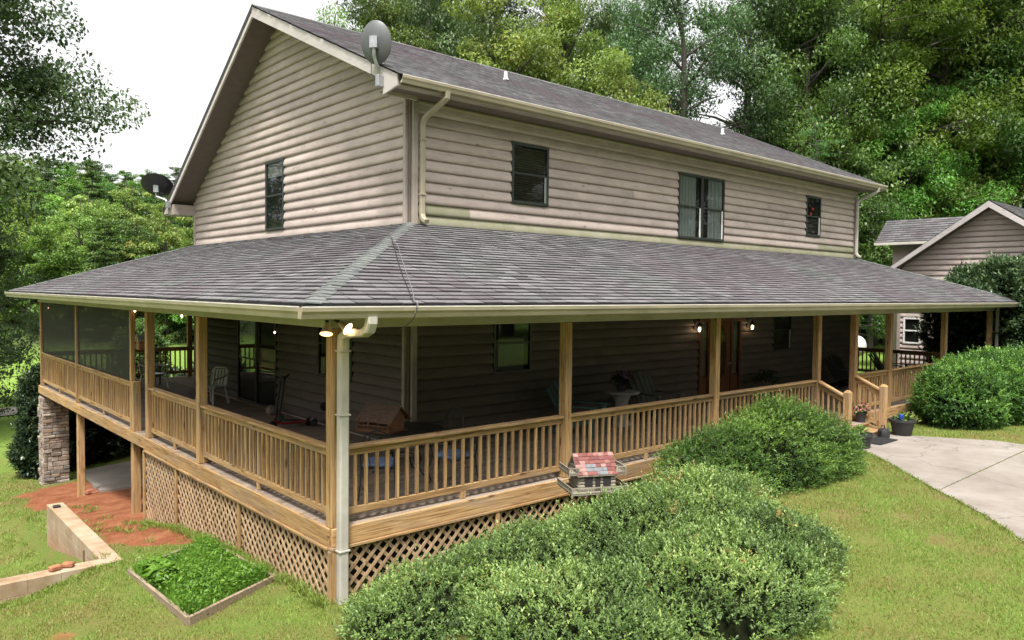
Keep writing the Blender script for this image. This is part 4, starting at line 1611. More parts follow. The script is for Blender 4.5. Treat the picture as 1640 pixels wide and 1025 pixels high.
def metal_chair():
    t = thing('patio_chair', '', 'chair', group='metal chairs round the patio table')
    MB().tube([(-.22, -.22, .43), (.22, -.22, .43), (.22, .22, .43), (-.22, .22, .43), (-.22, -.22, .43)], .012, 6).build('seat_frame', M['iron'], t, True)
    MB().bbox(-.215, .215, -.215, .215, .435, .49, .02).build('cushion', M['blue_cushion'], t)
    for sx in (-1, 1):
        MB().tube([(sx * .22, -.22, .43), (sx * .25, -.27, .25), (sx * .22, -.24, .08), (sx * .25, -.29, .012)], .012, 6).build('leg', M['iron'], t, True)
        MB().tube([(sx * .22, .22, .43), (sx * .23, .25, .2), (sx * .25, .3, .012)], .012, 6).build('leg', M['iron'], t, True)
        MB().tube([(sx * .22, -.2, .43), (sx * .27, -.2, .62), (sx * .27, .05, .66), (sx * .22, .24, .62)], .012, 6).build('arm', M['iron'], t, True)
    MB().tube([(-.22, .22, .43), (-.23, .27, .7), (-.15, .31, .9), (0, .32, .96), (.15, .31, .9), (.23, .27, .7), (.22, .22, .43)], .012, 6).build('back_frame', M['iron'], t, True)
    for x in (-.1, 0, .1):
        MB().tube([(x, .22, .43), (x * 1.2, .27, .7), (x, .31, .92)], .007, 5).build('back_rod', M['iron'], t, True)
    return t


mc = metal_chair()
for i, (x, y, r_, lb) in enumerate(((1.25, .95, 2.5, 'black metal chair with blue cushion nearest the porch corner'), (2.35, .72, 3.3, 'black metal chair tucked between the round table and front railing'), (3.0, 1.9, -1.5, 'black metal chair at the right side of the round patio table'))):
    o = mc if i == 0 else copy_tree(mc)
    o.location, o.rotation_euler, o['label'] = (x, y, .002), (0, 0, r_), lb

dh = thing('dollhouse', 'brown toy log cabin with porch standing on the round patio table', 'toy house', (1.80, 1.72, .735), rad(-68))
mini_house(dh, .50, .36, .23, .15, M['brown_wood'], M['brown_wood'], [plain('brown_shake', (.145, .088, .066), .85), plain('dull_shake', (.16, .10, .078), .85)], 7, 12, .085, [(-.28, .28, -.27, -.17, .03)])
for x in (-.27, -.09, .09, .27):
    MB().bbox(x - .01, x + .01, -.265, -.245, .03, .2, .002).build('porch_post', M['brown_wood'], dh)
MB().bbox(-.3, .3, -.29, .2, .0, .012).build('base_board', M['brown_wood'], dh)

wt = thing('pedestal_table', 'pale round pedestal table against the front wall holding flowers', 'table', (8.2, 2.55, .002))
pale = plain('pale_stone_composite', (.36, .35, .32), .7, var=.15)
MB().lathe([(.36, .68), (.38, .69), (.38, .72), (.36, .73), (.02, .73)], 32).build('table_top', pale, wt, True)
MB().lathe([(.2, .0), (.2, .06), (.15, .12), (.14, .5), (.19, .62), (.2, .679)], 24).build('pedestal', pale, wt, True)


def leaf_quads(C_, A, Nn, L, Wd, fold=.18):
    C_ = np.asarray(C_)
    A = A / (np.linalg.norm(A, axis=1, keepdims=True) + 1e-9)
    Nn = Nn - A * (Nn * A).sum(1, keepdims=True)
    Nn = Nn / (np.linalg.norm(Nn, axis=1, keepdims=True) + 1e-9)
    Rr = np.cross(A, Nn)
    L = np.asarray(L)[:, None] if np.ndim(L) else L
    Wd = np.asarray(Wd)[:, None] if np.ndim(Wd) else Wd
    b_ = C_ - A * L * .5
    t_ = C_ + A * L * .5 - Nn * L * .08
    l_ = C_ + Rr * Wd * .5 + Nn * Wd * fold
    r_ = C_ - Rr * Wd * .5 + Nn * Wd * fold
    V = np.stack([b_, r_, t_, l_], 1).reshape(-1, 3)
    F = np.arange(len(C_) * 4).reshape(-1, 4)
    return V, F


def unit(n, rng=RNG):
    v = rng.normal(size=(n, 3))
    return v / np.linalg.norm(v, axis=1, keepdims=True)


def tuft(name, parent, c, r, n, leaf, mat, squash=.8, blossoms=None):
    u = unit(n)
    u[:, 2] = np.abs(u[:, 2]) * squash
    rr = r * RNG.uniform(.45, 1, (n, 1))
    C_ = np.array(c) + u * rr
    V, F = leaf_quads(C_, u + RNG.normal(size=(n, 3)) * .5, u + np.array([0, 0, .8]), RNG.uniform(.7, 1.3, n) * leaf, RNG.uniform(.3, .5, n) * leaf)
    o = link_mesh(name, np_mesh(name, V, F, np.repeat(RNG.random(n), 4)), mat, parent)
    if blossoms:
        mat2, nb, sz = blossoms
        u = unit(nb)
        u[:, 2] = np.abs(u[:, 2])
        C_ = np.array(c) + u * r * 1.02
        V, F = leaf_quads(np.repeat(C_, 5, 0) + RNG.normal(size=(nb * 5, 3)) * sz * .3, unit(nb * 5), np.repeat(u, 5, 0), sz, sz * .8)
        link_mesh('blossoms', np_mesh('blossoms', V, F), mat2, parent)
    return o


def pot(t, r, h, mat, z=0.0):
    return MB().lathe([(r * .68, z), (r * .72, z + .01), (r * .95, z + h * .85), (r * 1.06, z + h * .86), (r * 1.06, z + h), (r * .93, z + h), (r * .9, z + h * .88), (.01, z + h * .88)], 24).build('pot', mat, t, True)


M['dark_pot'] = plain('dark_grey_pot', (.035, .035, .038), .6, var=.2)
M['pink_petal'] = plain('pink_petals', (.36, .12, .13), .7, var=.4, scale=30)
M['mauve_petal'] = plain('mauve_petals', (.22, .12, .22), .7, var=.4, scale=30)
t = thing('flower_pot', 'dark bunch of purple flowers on the pale pedestal table', 'flowers', (8.12, 2.5, .733))
pot(t, .11, .14, M['dark_pot'])
tuft('foliage', t, (0, 0, .2), .24, 260, .09, M['leaf_holly'], 1.0, (M['mauve_petal'], 40, .045))
t = thing('flower_pot', 'small pot of reddish flowers standing on the entry steps', 'flowers', (13.42, -.2, -.118))
pot(t, .13, .24, M['dark_pot'])
tuft('foliage', t, (0, 0, .26), .19, 220, .08, M['leaf_yew'], .8, (M['pink_petal'], 45, .04))
t = thing('planter_pot', 'large dark pot on the concrete right of the stair newel', 'pot', (13.95, -.92, -.358))
pot(t, .27, .36, M['dark_pot'])
tuft('foliage', t, (0, 0, .34), .2, 90, .12, M['leaf_yew'], 1.0)
MB().lathe([(.02, .36), (.05, .40), (.045, .48), (.015, .5)], 12, (-.22, -.05, 0)).build('blue_ornament', plain('cobalt_glaze', (.02, .05, .35), .2), t, True)
t = thing('planter_pot', 'dark pot half hidden by the shrub left of the entry steps', 'pot', (11.75, -.95, -.4))
pot(t, .25, .34, M['dark_pot'])
tuft('twigs', t, (0, 0, .32), .16, 40, .14, M['leaf_yew'], 1.2)
t = thing('watering_can', 'small black watering can at the foot of the entry steps', 'can', (13.25, -.8, -.357))
MB().lathe([(.11, 0), (.13, .02), (.13, .14), (.1, .19), (.06, .2)], 18).build('body', M['black_rubber'], t, True)
MB().tube([(-.11, 0, .06), (-.2, 0, .18), (-.1, 0, .29), (.02, 0, .26), (.06, 0, .19)], .012, 7).build('handle', M['black_rubber'], t, True)
MB().tube([(.11, 0, .05), (.24, 0, .2)], [.025, .015], 8).build('spout', M['black_rubber'], t, True)
t = thing('plant_pot', 'low dry plant in a pot by the lattice right of the steps', 'pot', (15.3, -.5, gz(15.3, -.5)))
pot(t, .2, .2, M['dark_pot'])
tuft('foliage', t, (0, 0, .14), .32, 160, .1, M['leaf_yellow'], .7)

mat_ = MB().bbox(12.28, 13.16, -1.15, -.68, -.352, -.338, .004)
for k in range(9):
    mat_.bbox(12.32 + k * .092, 12.385 + k * .092, -1.12, -.71, -.338, -.334, .001)
tag(mat_.build('door_mat', M['black_rubber']), 'black rubber doormat on the concrete at the foot of the steps', 'mat')
tag(MB().bbox(12.1, 13.4, -.31, -.06, -.118, -.108).build('step_mat', brickm), 'reddish woven mat lying on the upper entry step', 'mat')

# Adirondack chairs
M['teal_paint'] = plain('dull_teal_paint', (.05, .12, .12), .6, var=.2)
M['grey_green'] = plain('grey_green_paint', (.10, .115, .10), .6, var=.2)


def adirondack(loc, rz_, label, mat):
    t = thing('adirondack_chair', label, 'chair', loc, rz_)
    for k in range(5):
        x = -.24 + k * .12
        MB().bar((x, .22, .28), (x * 1.25, .62, 1.0 - abs(k - 2) * .05), .11, .02, (0, -.9, .45)).build('back_slat', mat, t)
    for k in range(5):
        y = -.32 + k * .115
        MB().bar((-.28, y, .40 - k * .026), (.28, y, .40 - k * .026), .1, .02).build('seat_slat', mat, t)
    for s in (-1, 1):
        MB().bar((s * .31, -.36, .002), (s * .31, -.36, .58), .09, .03).build('front_leg', mat, t)
        MB().bar((s * .29, -.36, .36), (s * .29, .62, .03), .03, .12).build('side_rail', mat, t)
        MB().bar((s * .35, -.45, .6), (s * .35, .38, .6), .14, .025).build('arm', mat, t)
    return t


adirondack((6.75, 2.35, .002), rad(20), 'teal slatted garden chair by the front wall behind a porch post', M['teal_paint'])
adirondack((9.3, 2.45, .002), rad(-10), 'grey-green slatted garden chair right of the pedestal table', M['grey_green'])
for i, (x, y) in enumerate(((18.2, 2.3), (21.2, 2.3))):
    adirondack((x, y, .002), rad(-15 + 20 * i), ('dark slatted chair on the porch past the entry steps', 'dark slatted chair at the far right end of the porch')[i], M['iron'])
t = thing('potted_shrub', 'dark round potted shrub by the wall right of the entry door', 'plant', (14.35, 2.75, .002))
pot(t, .2, .28, M['dark_pot'])
tuft('foliage', t, (0, 0, .45), .38, 420, .09, M['leaf_holly'], 1.0)

# scooters, rock, plastic chair, boxes at the gable side
def scooter(loc, rz_, lie, label, deckm):
    t = thing('kick_scooter', label, 'scooter', loc)
    t.rotation_euler = (lie, 0, rz_)
    t.scale = (1.18, 1.18, 1.18)
    MB().bbox(-.05, .05, -.26, .22, .075, .1, .012).build('deck', deckm, t)
    for y in (-.32, .34):
        MB().lathe([(.02, -.014), (.06, -.016), (.075, -.008), (.075, .008), (.06, .016), (.02, .014)], 18, (0, y, .075), (1, 0, 0)).build('wheel', M['black_rubber'], t, True)
    MB().tube([(0, .22, .1), (0, .31, .16), (0, .30, .24)], .022, 8).build('fork', deckm, t, True)
    MB().tube([(0, .31, .14), (0, .2, .84)], .018, 8).build('stem', M['iron'], t, True)
    MB().tube([(-.15, .2, .87), (0, .2, .84), (.15, .2, .87)], .016, 8).build('handlebar', M['iron'], t, True)
    MB().bar((-.05, -.3, .11), (-.05, -.36, .15), .05, .012).build('brake', M['steel'], t)
    return t


scooter((2.62, 6.5, .002), rad(88), 0, 'upright red kick scooter standing on the porch boards', M['red_paint'])
scooter((2.8, 6.7, .002), rad(40), 0, 'second dark-stemmed scooter leaning just behind the red one', M['black_rubber'])
s3 = scooter((2.9, 5.75, .09), rad(75), rad(84), 'red scooter lying flat near the gable window', M['red_paint'])
rk = MB()
for (x, y, z, r_) in ((0, 0, .09, .14), (.09, .05, .07, .1)):
    rk.lathe([(.02, -r_ * .8), (r_ * .8, -r_ * .5), (r_, 0), (r_ * .75, r_ * .55), (.03, r_ * .8)], 8, (x, y, z + .01))
rk = rk.build('rock', stone_m[1], None)
rk.location = (2.95, 8.2, .02)
tag(rk, 'grey-brown rock on the porch boards beside the sliding door', 'rock')


def plastic_chair(loc, rz_, label):
    t = thing('plastic_chair', label, 'chair', loc, rz_, 'white plastic chairs on the porch')
    MB().bbox(-.23, .23, -.23, .22, .41, .435, .01).build('seat', M['white_plastic'], t)
    for sx in (-1, 1):
        MB().tube([(sx * .22, -.22, .42), (sx * .26, -.28, .002)], [.022, .03], 8).build('leg', M['white_plastic'], t, True)
        MB().tube([(sx * .22, .2, .42), (sx * .26, .28, .002)], [.022, .03], 8).build('leg', M['white_plastic'], t, True)
        MB().tube([(sx * .25, -.22, .42), (sx * .27, -.22, .63), (sx * .27, .1, .66), (sx * .23, .26, .7)], .022, 8).build('arm', M['white_plastic'], t, True)
    for k in range(5):
        x = -.18 + k * .09
        MB().bar((x, .22, .43), (x, .31, .82), .055, .016, (0, -1, .2)).build('back_slat', M['white_plastic'], t)
    MB().tube([(-.23, .22, .43), (-.235, .3, .78), (-.15, .32, .86), (.15, .32, .86), (.235, .3, .78), (.23, .22, .43)], .022, 8).build('back_frame', M['white_plastic'], t, True)
    return t


plastic_chair((2.55, 10.7, .002), rad(-60), 'white plastic armchair on the porch beyond the sliding door')
plastic_chair((2.3, 14.4, .002), rad(30), 'white plastic armchair far back inside the left porch')
t = thing('side_table', 'dark low bench table inside the far left end of the porch', 'table', (2.2, 15.6, .002))
MB().bbox(-.6, .6, -.3, .3, .5, .54).build('table_top', M['deck_x'], t)
for x in (-.55, .55):
    for y in (-.25, .25):
        MB().bbox(x - .03, x + .03, y - .03, y + .03, 0, .499).build('leg', M['deck_z'], t)
t = thing('small_birdhouse', 'little reddish wooden birdhouse hanging at the edge of the open bay', 'birdhouse', (.14, 7.75, 1.62))
MB().bbox(-.09, .09, -.08, .08, 0, .2, .004).prism([(-.08, .2), (.08, .2), (0, .28)], 0, -.09, .09).build('body', M['brown_wood'], t)
for s in (-1, 1):
    MB().prism([(0, .29), (s * .12, .18), (s * .12, .17), (0, .275)], 0, -.11, .11).build('roof', M['steel'], t)
MB().tube([(0, 0, .28), (0, 0, ZH - 1.62)], .004, 5).build('hanger', M['iron'], t)

# ------------------------------------------------------------------ garden walls and planter
m, nt, b = new_mat('stained_concrete_block')
geo = nt.nodes.new('ShaderNodeNewGeometry')
pos = geo.outputs['Position']
c = ramp(nt, noise(nt, pos, 2.2, 6, .65), [(.3, (.22, .14, .075)), (.5, (.33, .235, .15)), (.72, (.42, .34, .25))])
sx_ = nt.nodes.new('ShaderNodeSeparateXYZ')
nt.links.new(pos, sx_.inputs[0])
lowz = nt.nodes.new('ShaderNodeMapRange')
lowz.inputs['From Min'].default_value = -1.45
lowz.inputs['From Max'].default_value = -2.0
nt.links.new(sx_.outputs['Z'], lowz.inputs['Value'])
st = mathn(nt, 'MULTIPLY', lowz.outputs[0], mathn(nt, 'ADD', noise(nt, pos, 4, 5), .2))
c = mix(nt, st, c, (.34, .14, .07))       # clay splash on the lower courses
nt.links.new(c, b.inputs['Base Color'])
b.inputs['Roughness'].default_value = .95
bump(nt, b, noise(nt, pos, 45, 4), .4, .008)
M['concrete_block'] = m
fw = thing('block_foundation', 'L-shaped low wall of pale stained concrete blocks in the grass at the lower left', 'wall')
MB().box(-1.43, -1.22, 4.05, 7.95, -2.6, -1.2).box(-7, -1.22, 4.07, 4.24, -2.3, -1.24).build('mortar_core', M['concrete_block'], fw)
for r in range(5):
    z1 = -1.17 - r * .2
    y = 4.28 - (.2 if r % 2 else 0)
    while y < 7.95:
        y1 = min(y + .4, 7.98)
        if y1 - max(y, 4.28) > .05:
            MB().bbox(-1.46, -1.2, max(y, 4.28) + .0015, y1 - .0015, z1 - .197, z1, .003).build('block', M['concrete_block'], fw)
        y += .4
for r in range(3):
    z1 = -1.17 - r * .2
    x = -1.2 + (.2 if r % 2 else 0)
    while x > -7:
        x1 = min(x, -1.2)
        if x1 - (x - .4) > .05:
            MB().bbox(x - .3985, x1 - .0015, 4.0, 4.27, z1 - .197, z1 + random.uniform(-.002, .002), .003).build('block', M['concrete_block'], fw)
        x -= .4
t = thing('broken_brick', 'two reddish broken bricks lying on the low block wall', 'brick', (-2.05, 4.15, -1.165))
for (dx, dy, r_) in ((0, 0, .3), (.17, .03, -.5)):
    o = MB().bbox(-.075, .075, -.05, .05, 0, .065, .014).build('brick', plain('red_clay_lump', (.34, .14, .07), .95, var=.3, scale=12, bmp=.5), t)
    on(o, dx, dy, .002, r_)
t = thing('rebar_stake', 'short rusty rod standing in the corner of the block wall', 'rod', (-1.62, 4.5, -1.9))
MB().tube([(0, 0, 0), (.01, 0, .83)], .012, 6).build('rod', plain('rusty_steel', (.16, .08, .04), .8), t)
MB().bbox(-1.42, -1.3, 7.6, 7.7, -1.168, -1.13, .01).build('rope_coil', M['iron'], fw)

# lamp post block at the left frame edge
t = thing('garden_spotlight', 'small grey garden lamp on a dark stake at the left edge of the lawn', 'light', (-2.62, 7.2, gz(-2.62, 7.2)))
MB().tube([(0, 0, 0), (0, 0, .25)], .02, 8).build('stake', M['iron'], t)
MB().bbox(-.09, .07, -.07, .07, .22, .38, .02).build('lamp_head', M['steel'], t)
MB().bbox(-.11, .09, -.09, .09, .17, .215, .01).build('bracket', M['iron'], t)

PL = [Vector((-1.40, 2.98, -.97)), Vector((-1.40, .66, -.86)), Vector((-.14, 1.24, -.86)), Vector((-.14, 3.55, -.97))]
plm = wood('planter_board', (.13, .095, .06), (.24, .18, .12), (.33, .26, .185), 1, wf=.4)
pl = thing('planter_bed', 'raised wooden planting bed with lush weeds beside the lattice skirt', 'planter')
for i in range(4):
    a, b_ = PL[i], PL[(i + 1) % 4]
    ln = (b_ - a).length
    parts = [(0, .5), (.5, 1)] if ln > 2 else [(0, 1)]
    for p0, p1 in parts:
        q0, q1 = a.lerp(b_, p0), a.lerp(b_, p1)
        d = (q1 - q0).normalized() * .004
        dz = Vector((0, 0, -.09))
        MB().bar(q0 + dz + d, q1 + dz - d, .045, .18).build('board', plm, pl)
soil = MB().add([p + Vector((0, 0, -.06)) for p in PL], [(0, 1, 2, 3)]).build('soil', plain('dark_soil', (.07, .05, .03), .95, var=.3), pl)
# weeds filling it
def bilin(u, v):
    a, b_, c_, d_ = (np.array(p) for p in PL)
    u, v = u[:, None], v[:, None]
    return (a * (1 - u) + b_ * u) * (1 - v) + (d_ * (1 - u) + c_ * u) * v


n = 15000
u, v = RNG.uniform(.015, .985, n), RNG.uniform(.03, .97, n)
B0 = bilin(u, v)
hh = (.06 + .10 * (.5 + .5 * np.sin(u * 7 + 1) * np.sin(v * 6 + 2)) + .07 * np.exp(-((u - .35) ** 2 + (v - .55) ** 2) / .03)) * RNG.uniform(.5, 1.25, n)
ax = RNG.normal(size=(n, 3)) * np.array([.45, .45, .1]) + np.array([0, 0, 1.0])
hv = np.clip(.5 + .25 * np.sin(u * 11) * np.cos(v * 8) + RNG.normal(0, .17, n), 0, 1)
V1, F1 = leaf_quads(B0 + ax * (hh / 2)[:, None] - np.array([0, 0, .06]), ax, unit(n), hh * 1.2, RNG.uniform(.008, .016, n))
n2 = 5200
u, v = RNG.uniform(.02, .98, n2), RNG.uniform(.03, .97, n2)
B2 = bilin(u, v)
dens = (np.sin(u * 6.0 + .8) * np.sin(v * 5.2 + 2.2) + RNG.normal(0, .5, n2)) > -.35
B2, u, v = B2[dens], u[dens], v[dens]
n2 = len(B2)
B2[:, 2] += RNG.uniform(0, .17, n2)
ax2 = RNG.normal(size=(n2, 3)) * np.array([1, 1, .35])
big = (np.abs(u - .3) < .13) & (v < .3)
sz = np.where(big, RNG.uniform(.09, .2, n2), RNG.uniform(.03, .07, n2))
V2, F2 = leaf_quads(B2, ax2, np.array([0, 0, 1.]) + RNG.normal(size=(n2, 3)) * .35, sz, sz * .45)
W_ = np.concatenate([V1, V2])
wv_ = np.concatenate([np.repeat(hv, 4), np.repeat(np.clip(RNG.normal(.5, .22, n2), 0, 1), 4)])
o = link_mesh('weeds', np_mesh('weeds', W_, np.concatenate([F1, F2 + len(V1)]), wv_), M['leaf_weed'], pl)
o['kind'] = 'stuff'

# red clay rocks at the posts
clay_rock = plain('red_clay_rock', (.26, .10, .055), .95, var=.35, scale=9, bmp=.6)
for i, (x, y, s_, lb) in enumerate(((.32, 12.7, .17, 'red clay rock at the foot of the farther deck post'), (.55, 8.6, .26, 'larger red rock behind the nearer deck post'), (.75, 8.1, .22, 'red rock between the nearer deck post and the lattice'))):
    mb = MB().lathe([(.03, -.6), (.75, -.45), (1, 0), (.8, .4), (.35, .6), (.02, .63)], 9)
    for j, p in enumerate(mb.v):
        k = 1 + .22 * math.sin(j * 2.7 + i) + .12 * math.cos(j * 5.1)
        mb.v[j] = (p[0] * s_ * k, p[1] * s_ * k * .8, p[2] * s_ * .8)
    o = mb.build('clay_rock', clay_rock, None)
    o.location = (x, y, gz(x, y) + s_ * .3)
    tag(o, lb, 'rock')

# ------------------------------------------------------------------ shrubs
def wob(p, s, k):
    return (np.sin(p[:, 0] * s + k) * np.sin(p[:, 1] * s * 1.1 + 2 * k) * np.cos(p[:, 2] * s * .9 + k * .7) + .6 * np.sin(p[:, 0] * s * 2.3 + k * 3) * np.cos(p[:, 1] * s * 2.1 - k) + .4 * np.cos(p[:, 2] * s * 2.7 + p[:, 0] * s))


def shrub(name, label, ells, mat, dens, leaf, nleaf=7, flat=0.0, group=None, seed=1, rough=.10, spr=.11, cat='shrub', wid=.45, burn=0.0):
    """mound of leafy shoots over a union of ellipsoids (cx, cy, cz, rx, ry, rz)"""
    rng = np.random.default_rng(seed)
    E_ = np.array(ells, float)
    c0 = E_[:, :3].mean(0)
    base = np.array([c0[0], c0[1], gz(c0[0], c0[1])])
    root = thing(name, label, cat, tuple(base), 0, group)
    pts, nrm = [], []
    for i, e in enumerate(E_):
        a, b_, c_ = e[3:]
        area = 4 * math.pi * (((a * b_) ** 1.6 + (a * c_) ** 1.6 + (b_ * c_) ** 1.6) / 3) ** (1 / 1.6)
        n = int(area * dens)
        u = unit(n, rng)
        n_ = u / e[3:]
        n_ /= np.linalg.norm(n_, axis=1, keepdims=True)
        p = e[:3] + u * e[3:] * rng.uniform(.86, 1.03, (n, 1)) + n_ * (wob(u * e[3:] + e[:3], 3.1, seed) * rough)[:, None]
        keep = p[:, 2] > ground_z(p[:, 0], p[:, 1]) + .03
        keep &= (wob(p, 2.9, seed + 4) + rng.normal(0, .35, n)) > -1.1
        for j, f in enumerate(E_):
            if j != i:
                q = (p - f[:3]) / (f[3:] * .9)
                keep &= (q * q).sum(1) > 1
        pts.append(p[keep])
        nrm.append(n_[keep])
    p, n_ = np.concatenate(pts), np.concatenate(nrm)
    k = len(p)
    d = n_ * .8 + np.array([0, 0, .55]) * (1 - flat) + rng.normal(size=(k, 3)) * .42
    d[:, 2] *= (1 - .6 * flat)
    d /= np.linalg.norm(d, axis=1, keepdims=True)
    sv = np.clip(.45 + .16 * wob(p, 2.2, seed + 2) + rng.normal(0, .16, k), 0, .94)
    if burn:
        sv = np.where((wob(p, 1.3, seed + 9) > .9) & (rng.random(k) < burn), 1.0, sv)
    t = np.tile(np.linspace(.1, 1, nleaf), k)
    P_ = np.repeat(p, nleaf, 0)
    D_ = np.repeat(d, nleaf, 0)
    L_ = np.repeat(rng.uniform(.6, 1.3, k) * spr * np.where(rng.random(k) < .05, 1.9, 1.0), nleaf)
    N = k * nleaf
    side = rng.normal(size=(N, 3))
    side -= D_ * (side * D_).sum(1, keepdims=True)
    side /= np.linalg.norm(side, axis=1, keepdims=True)
    A = side * (1.1 - .5 * t)[:, None] + D_ * (.35 + .6 * t)[:, None]
    C_ = P_ + D_ * (t * L_)[:, None] + side * leaf * .4
    ll = leaf * rng.uniform(.7, 1.25, N)
    V, F = leaf_quads(C_ - base, A, D_ * .6 + np.array([0, 0, .9]) + rng.normal(size=(N, 3)) * .2, ll, ll * wid)
    var = np.clip(np.repeat(sv, nleaf) + rng.normal(0, .07, N) + .16 * (t - .5), 0, 1)
    o = link_mesh('foliage', np_mesh('foliage', V, F, np.repeat(var, 4)), mat, root)
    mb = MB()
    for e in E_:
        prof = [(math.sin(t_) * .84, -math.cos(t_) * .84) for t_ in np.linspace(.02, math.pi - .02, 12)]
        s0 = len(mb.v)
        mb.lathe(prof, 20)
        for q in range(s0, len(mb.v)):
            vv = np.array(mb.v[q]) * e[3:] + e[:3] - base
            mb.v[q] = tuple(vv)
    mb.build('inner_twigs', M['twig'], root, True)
    return root


shrub('hedge_shrub', 'big light green clipped shrub in the foreground in front of the porch lattice',
      [(.75, -1.05, -.92, 1.1, .7, .55), (2.0, -1.35, -.8, 1.35, 1.0, .68), (3.5, -1.8, -.7, 1.4, 1.15, .88), (4.65, -2.0, -.62, 1.2, 1.2, .93),
       (3.3, -3.1, -.8, 1.6, 1.25, .85), (1.6, -2.5, -.9, 1.5, 1.2, .72), (4.45, -3.05, -.72, .95, .9, .80)], M['leaf_hedge'], 640, .04, 8, 0, None, 3, .075, .12, burn=.5)
shrub('spreading_shrub', 'dark green layered shrub between the front railing and the lawn, left of the steps',
      [(6.4, -1.0, -.3, 1.35, .62, .85), (7.95, -1.15, -.25, 1.5, .85, 1.12), (9.1, -1.2, -.35, 1.1, .82, .98)], M['leaf_yew'], 460, .052, 9, .6, None, 5, .08, .17, wid=.32)
shrub('rounded_hedge', 'broad rounded green hedge at the right, in front of the far porch railing',
      [(17.0, -1.2, .25, 1.45, .95, .95), (18.7, -1.4, .25, 1.7, 1.15, 1.05), (20.8, -1.7, .2, 1.9, 1.3, 1.12), (23.0, -2.0, .2, 1.8, 1.3, 1.1)], M['leaf_yew'], 330, .075, 7, .3, None, 8, .08, .17, wid=.38)
shrub('rhododendron', 'tall broad-leaved evergreen shrub growing against the second log building',
      [(24.6, .1, 1.6, 1.3, 1.5, 2.3), (24.7, 1.2, 1.5, 1.2, 1.3, 2.2), (24.3, -1.6, 1.5, 1.5, 1.6, 2.4), (24.9, -3.2, 1.9, 1.8, 1.8, 2.4), (24.6, -.8, 3.0, 1.3, 1.5, 1.1)], M['leaf_rhodo'], 130, .15, 7, .2, None, 11, .14, .22, wid=.34)
shrub('dark_evergreen', 'dark evergreen bush left of the stone pier at the far porch corner', [(.4, 18.8, -1.4, .65, .75, 1.45), (.55, 19.2, -.6, .6, .7, .95), (.35, 18.6, -2.2, .7, .75, .8)], M['leaf_holly'], 170, .11, 7, .1, None, 14, .1, .17)
for i, (x, y, rx, h) in enumerate(((1.6, 19.4, 1.3, 2.9), (3.8, 19.9, 1.5, 2.8), (6.2, 20.1, 1.7, 2.9))):
    shrub('dark_evergreen', ('dark bush in the shade seen between the stone pier and first deck post', 'dark bush in the shade behind the two deck posts', 'dark bush seen beside the lattice, beyond the shaded patio')[i],
          [(x, y, -3.0 + h * .5, rx, .9, h * .58), (x + .4, y + .3, -1.2, rx * .7, .7, h * .4)], M['leaf_holly'], 60, .14, 6, .1, 'shaded bushes below the deck', 20 + i, .16, .2)
shrub('garden_bush', 'green bush seen through the open porch bay against the bright field', [(3.6, 20.5, .0, .9, .8, 1.5)], M['leaf_mid'], 90, .13, 7, .1, None, 31, .14, .2)


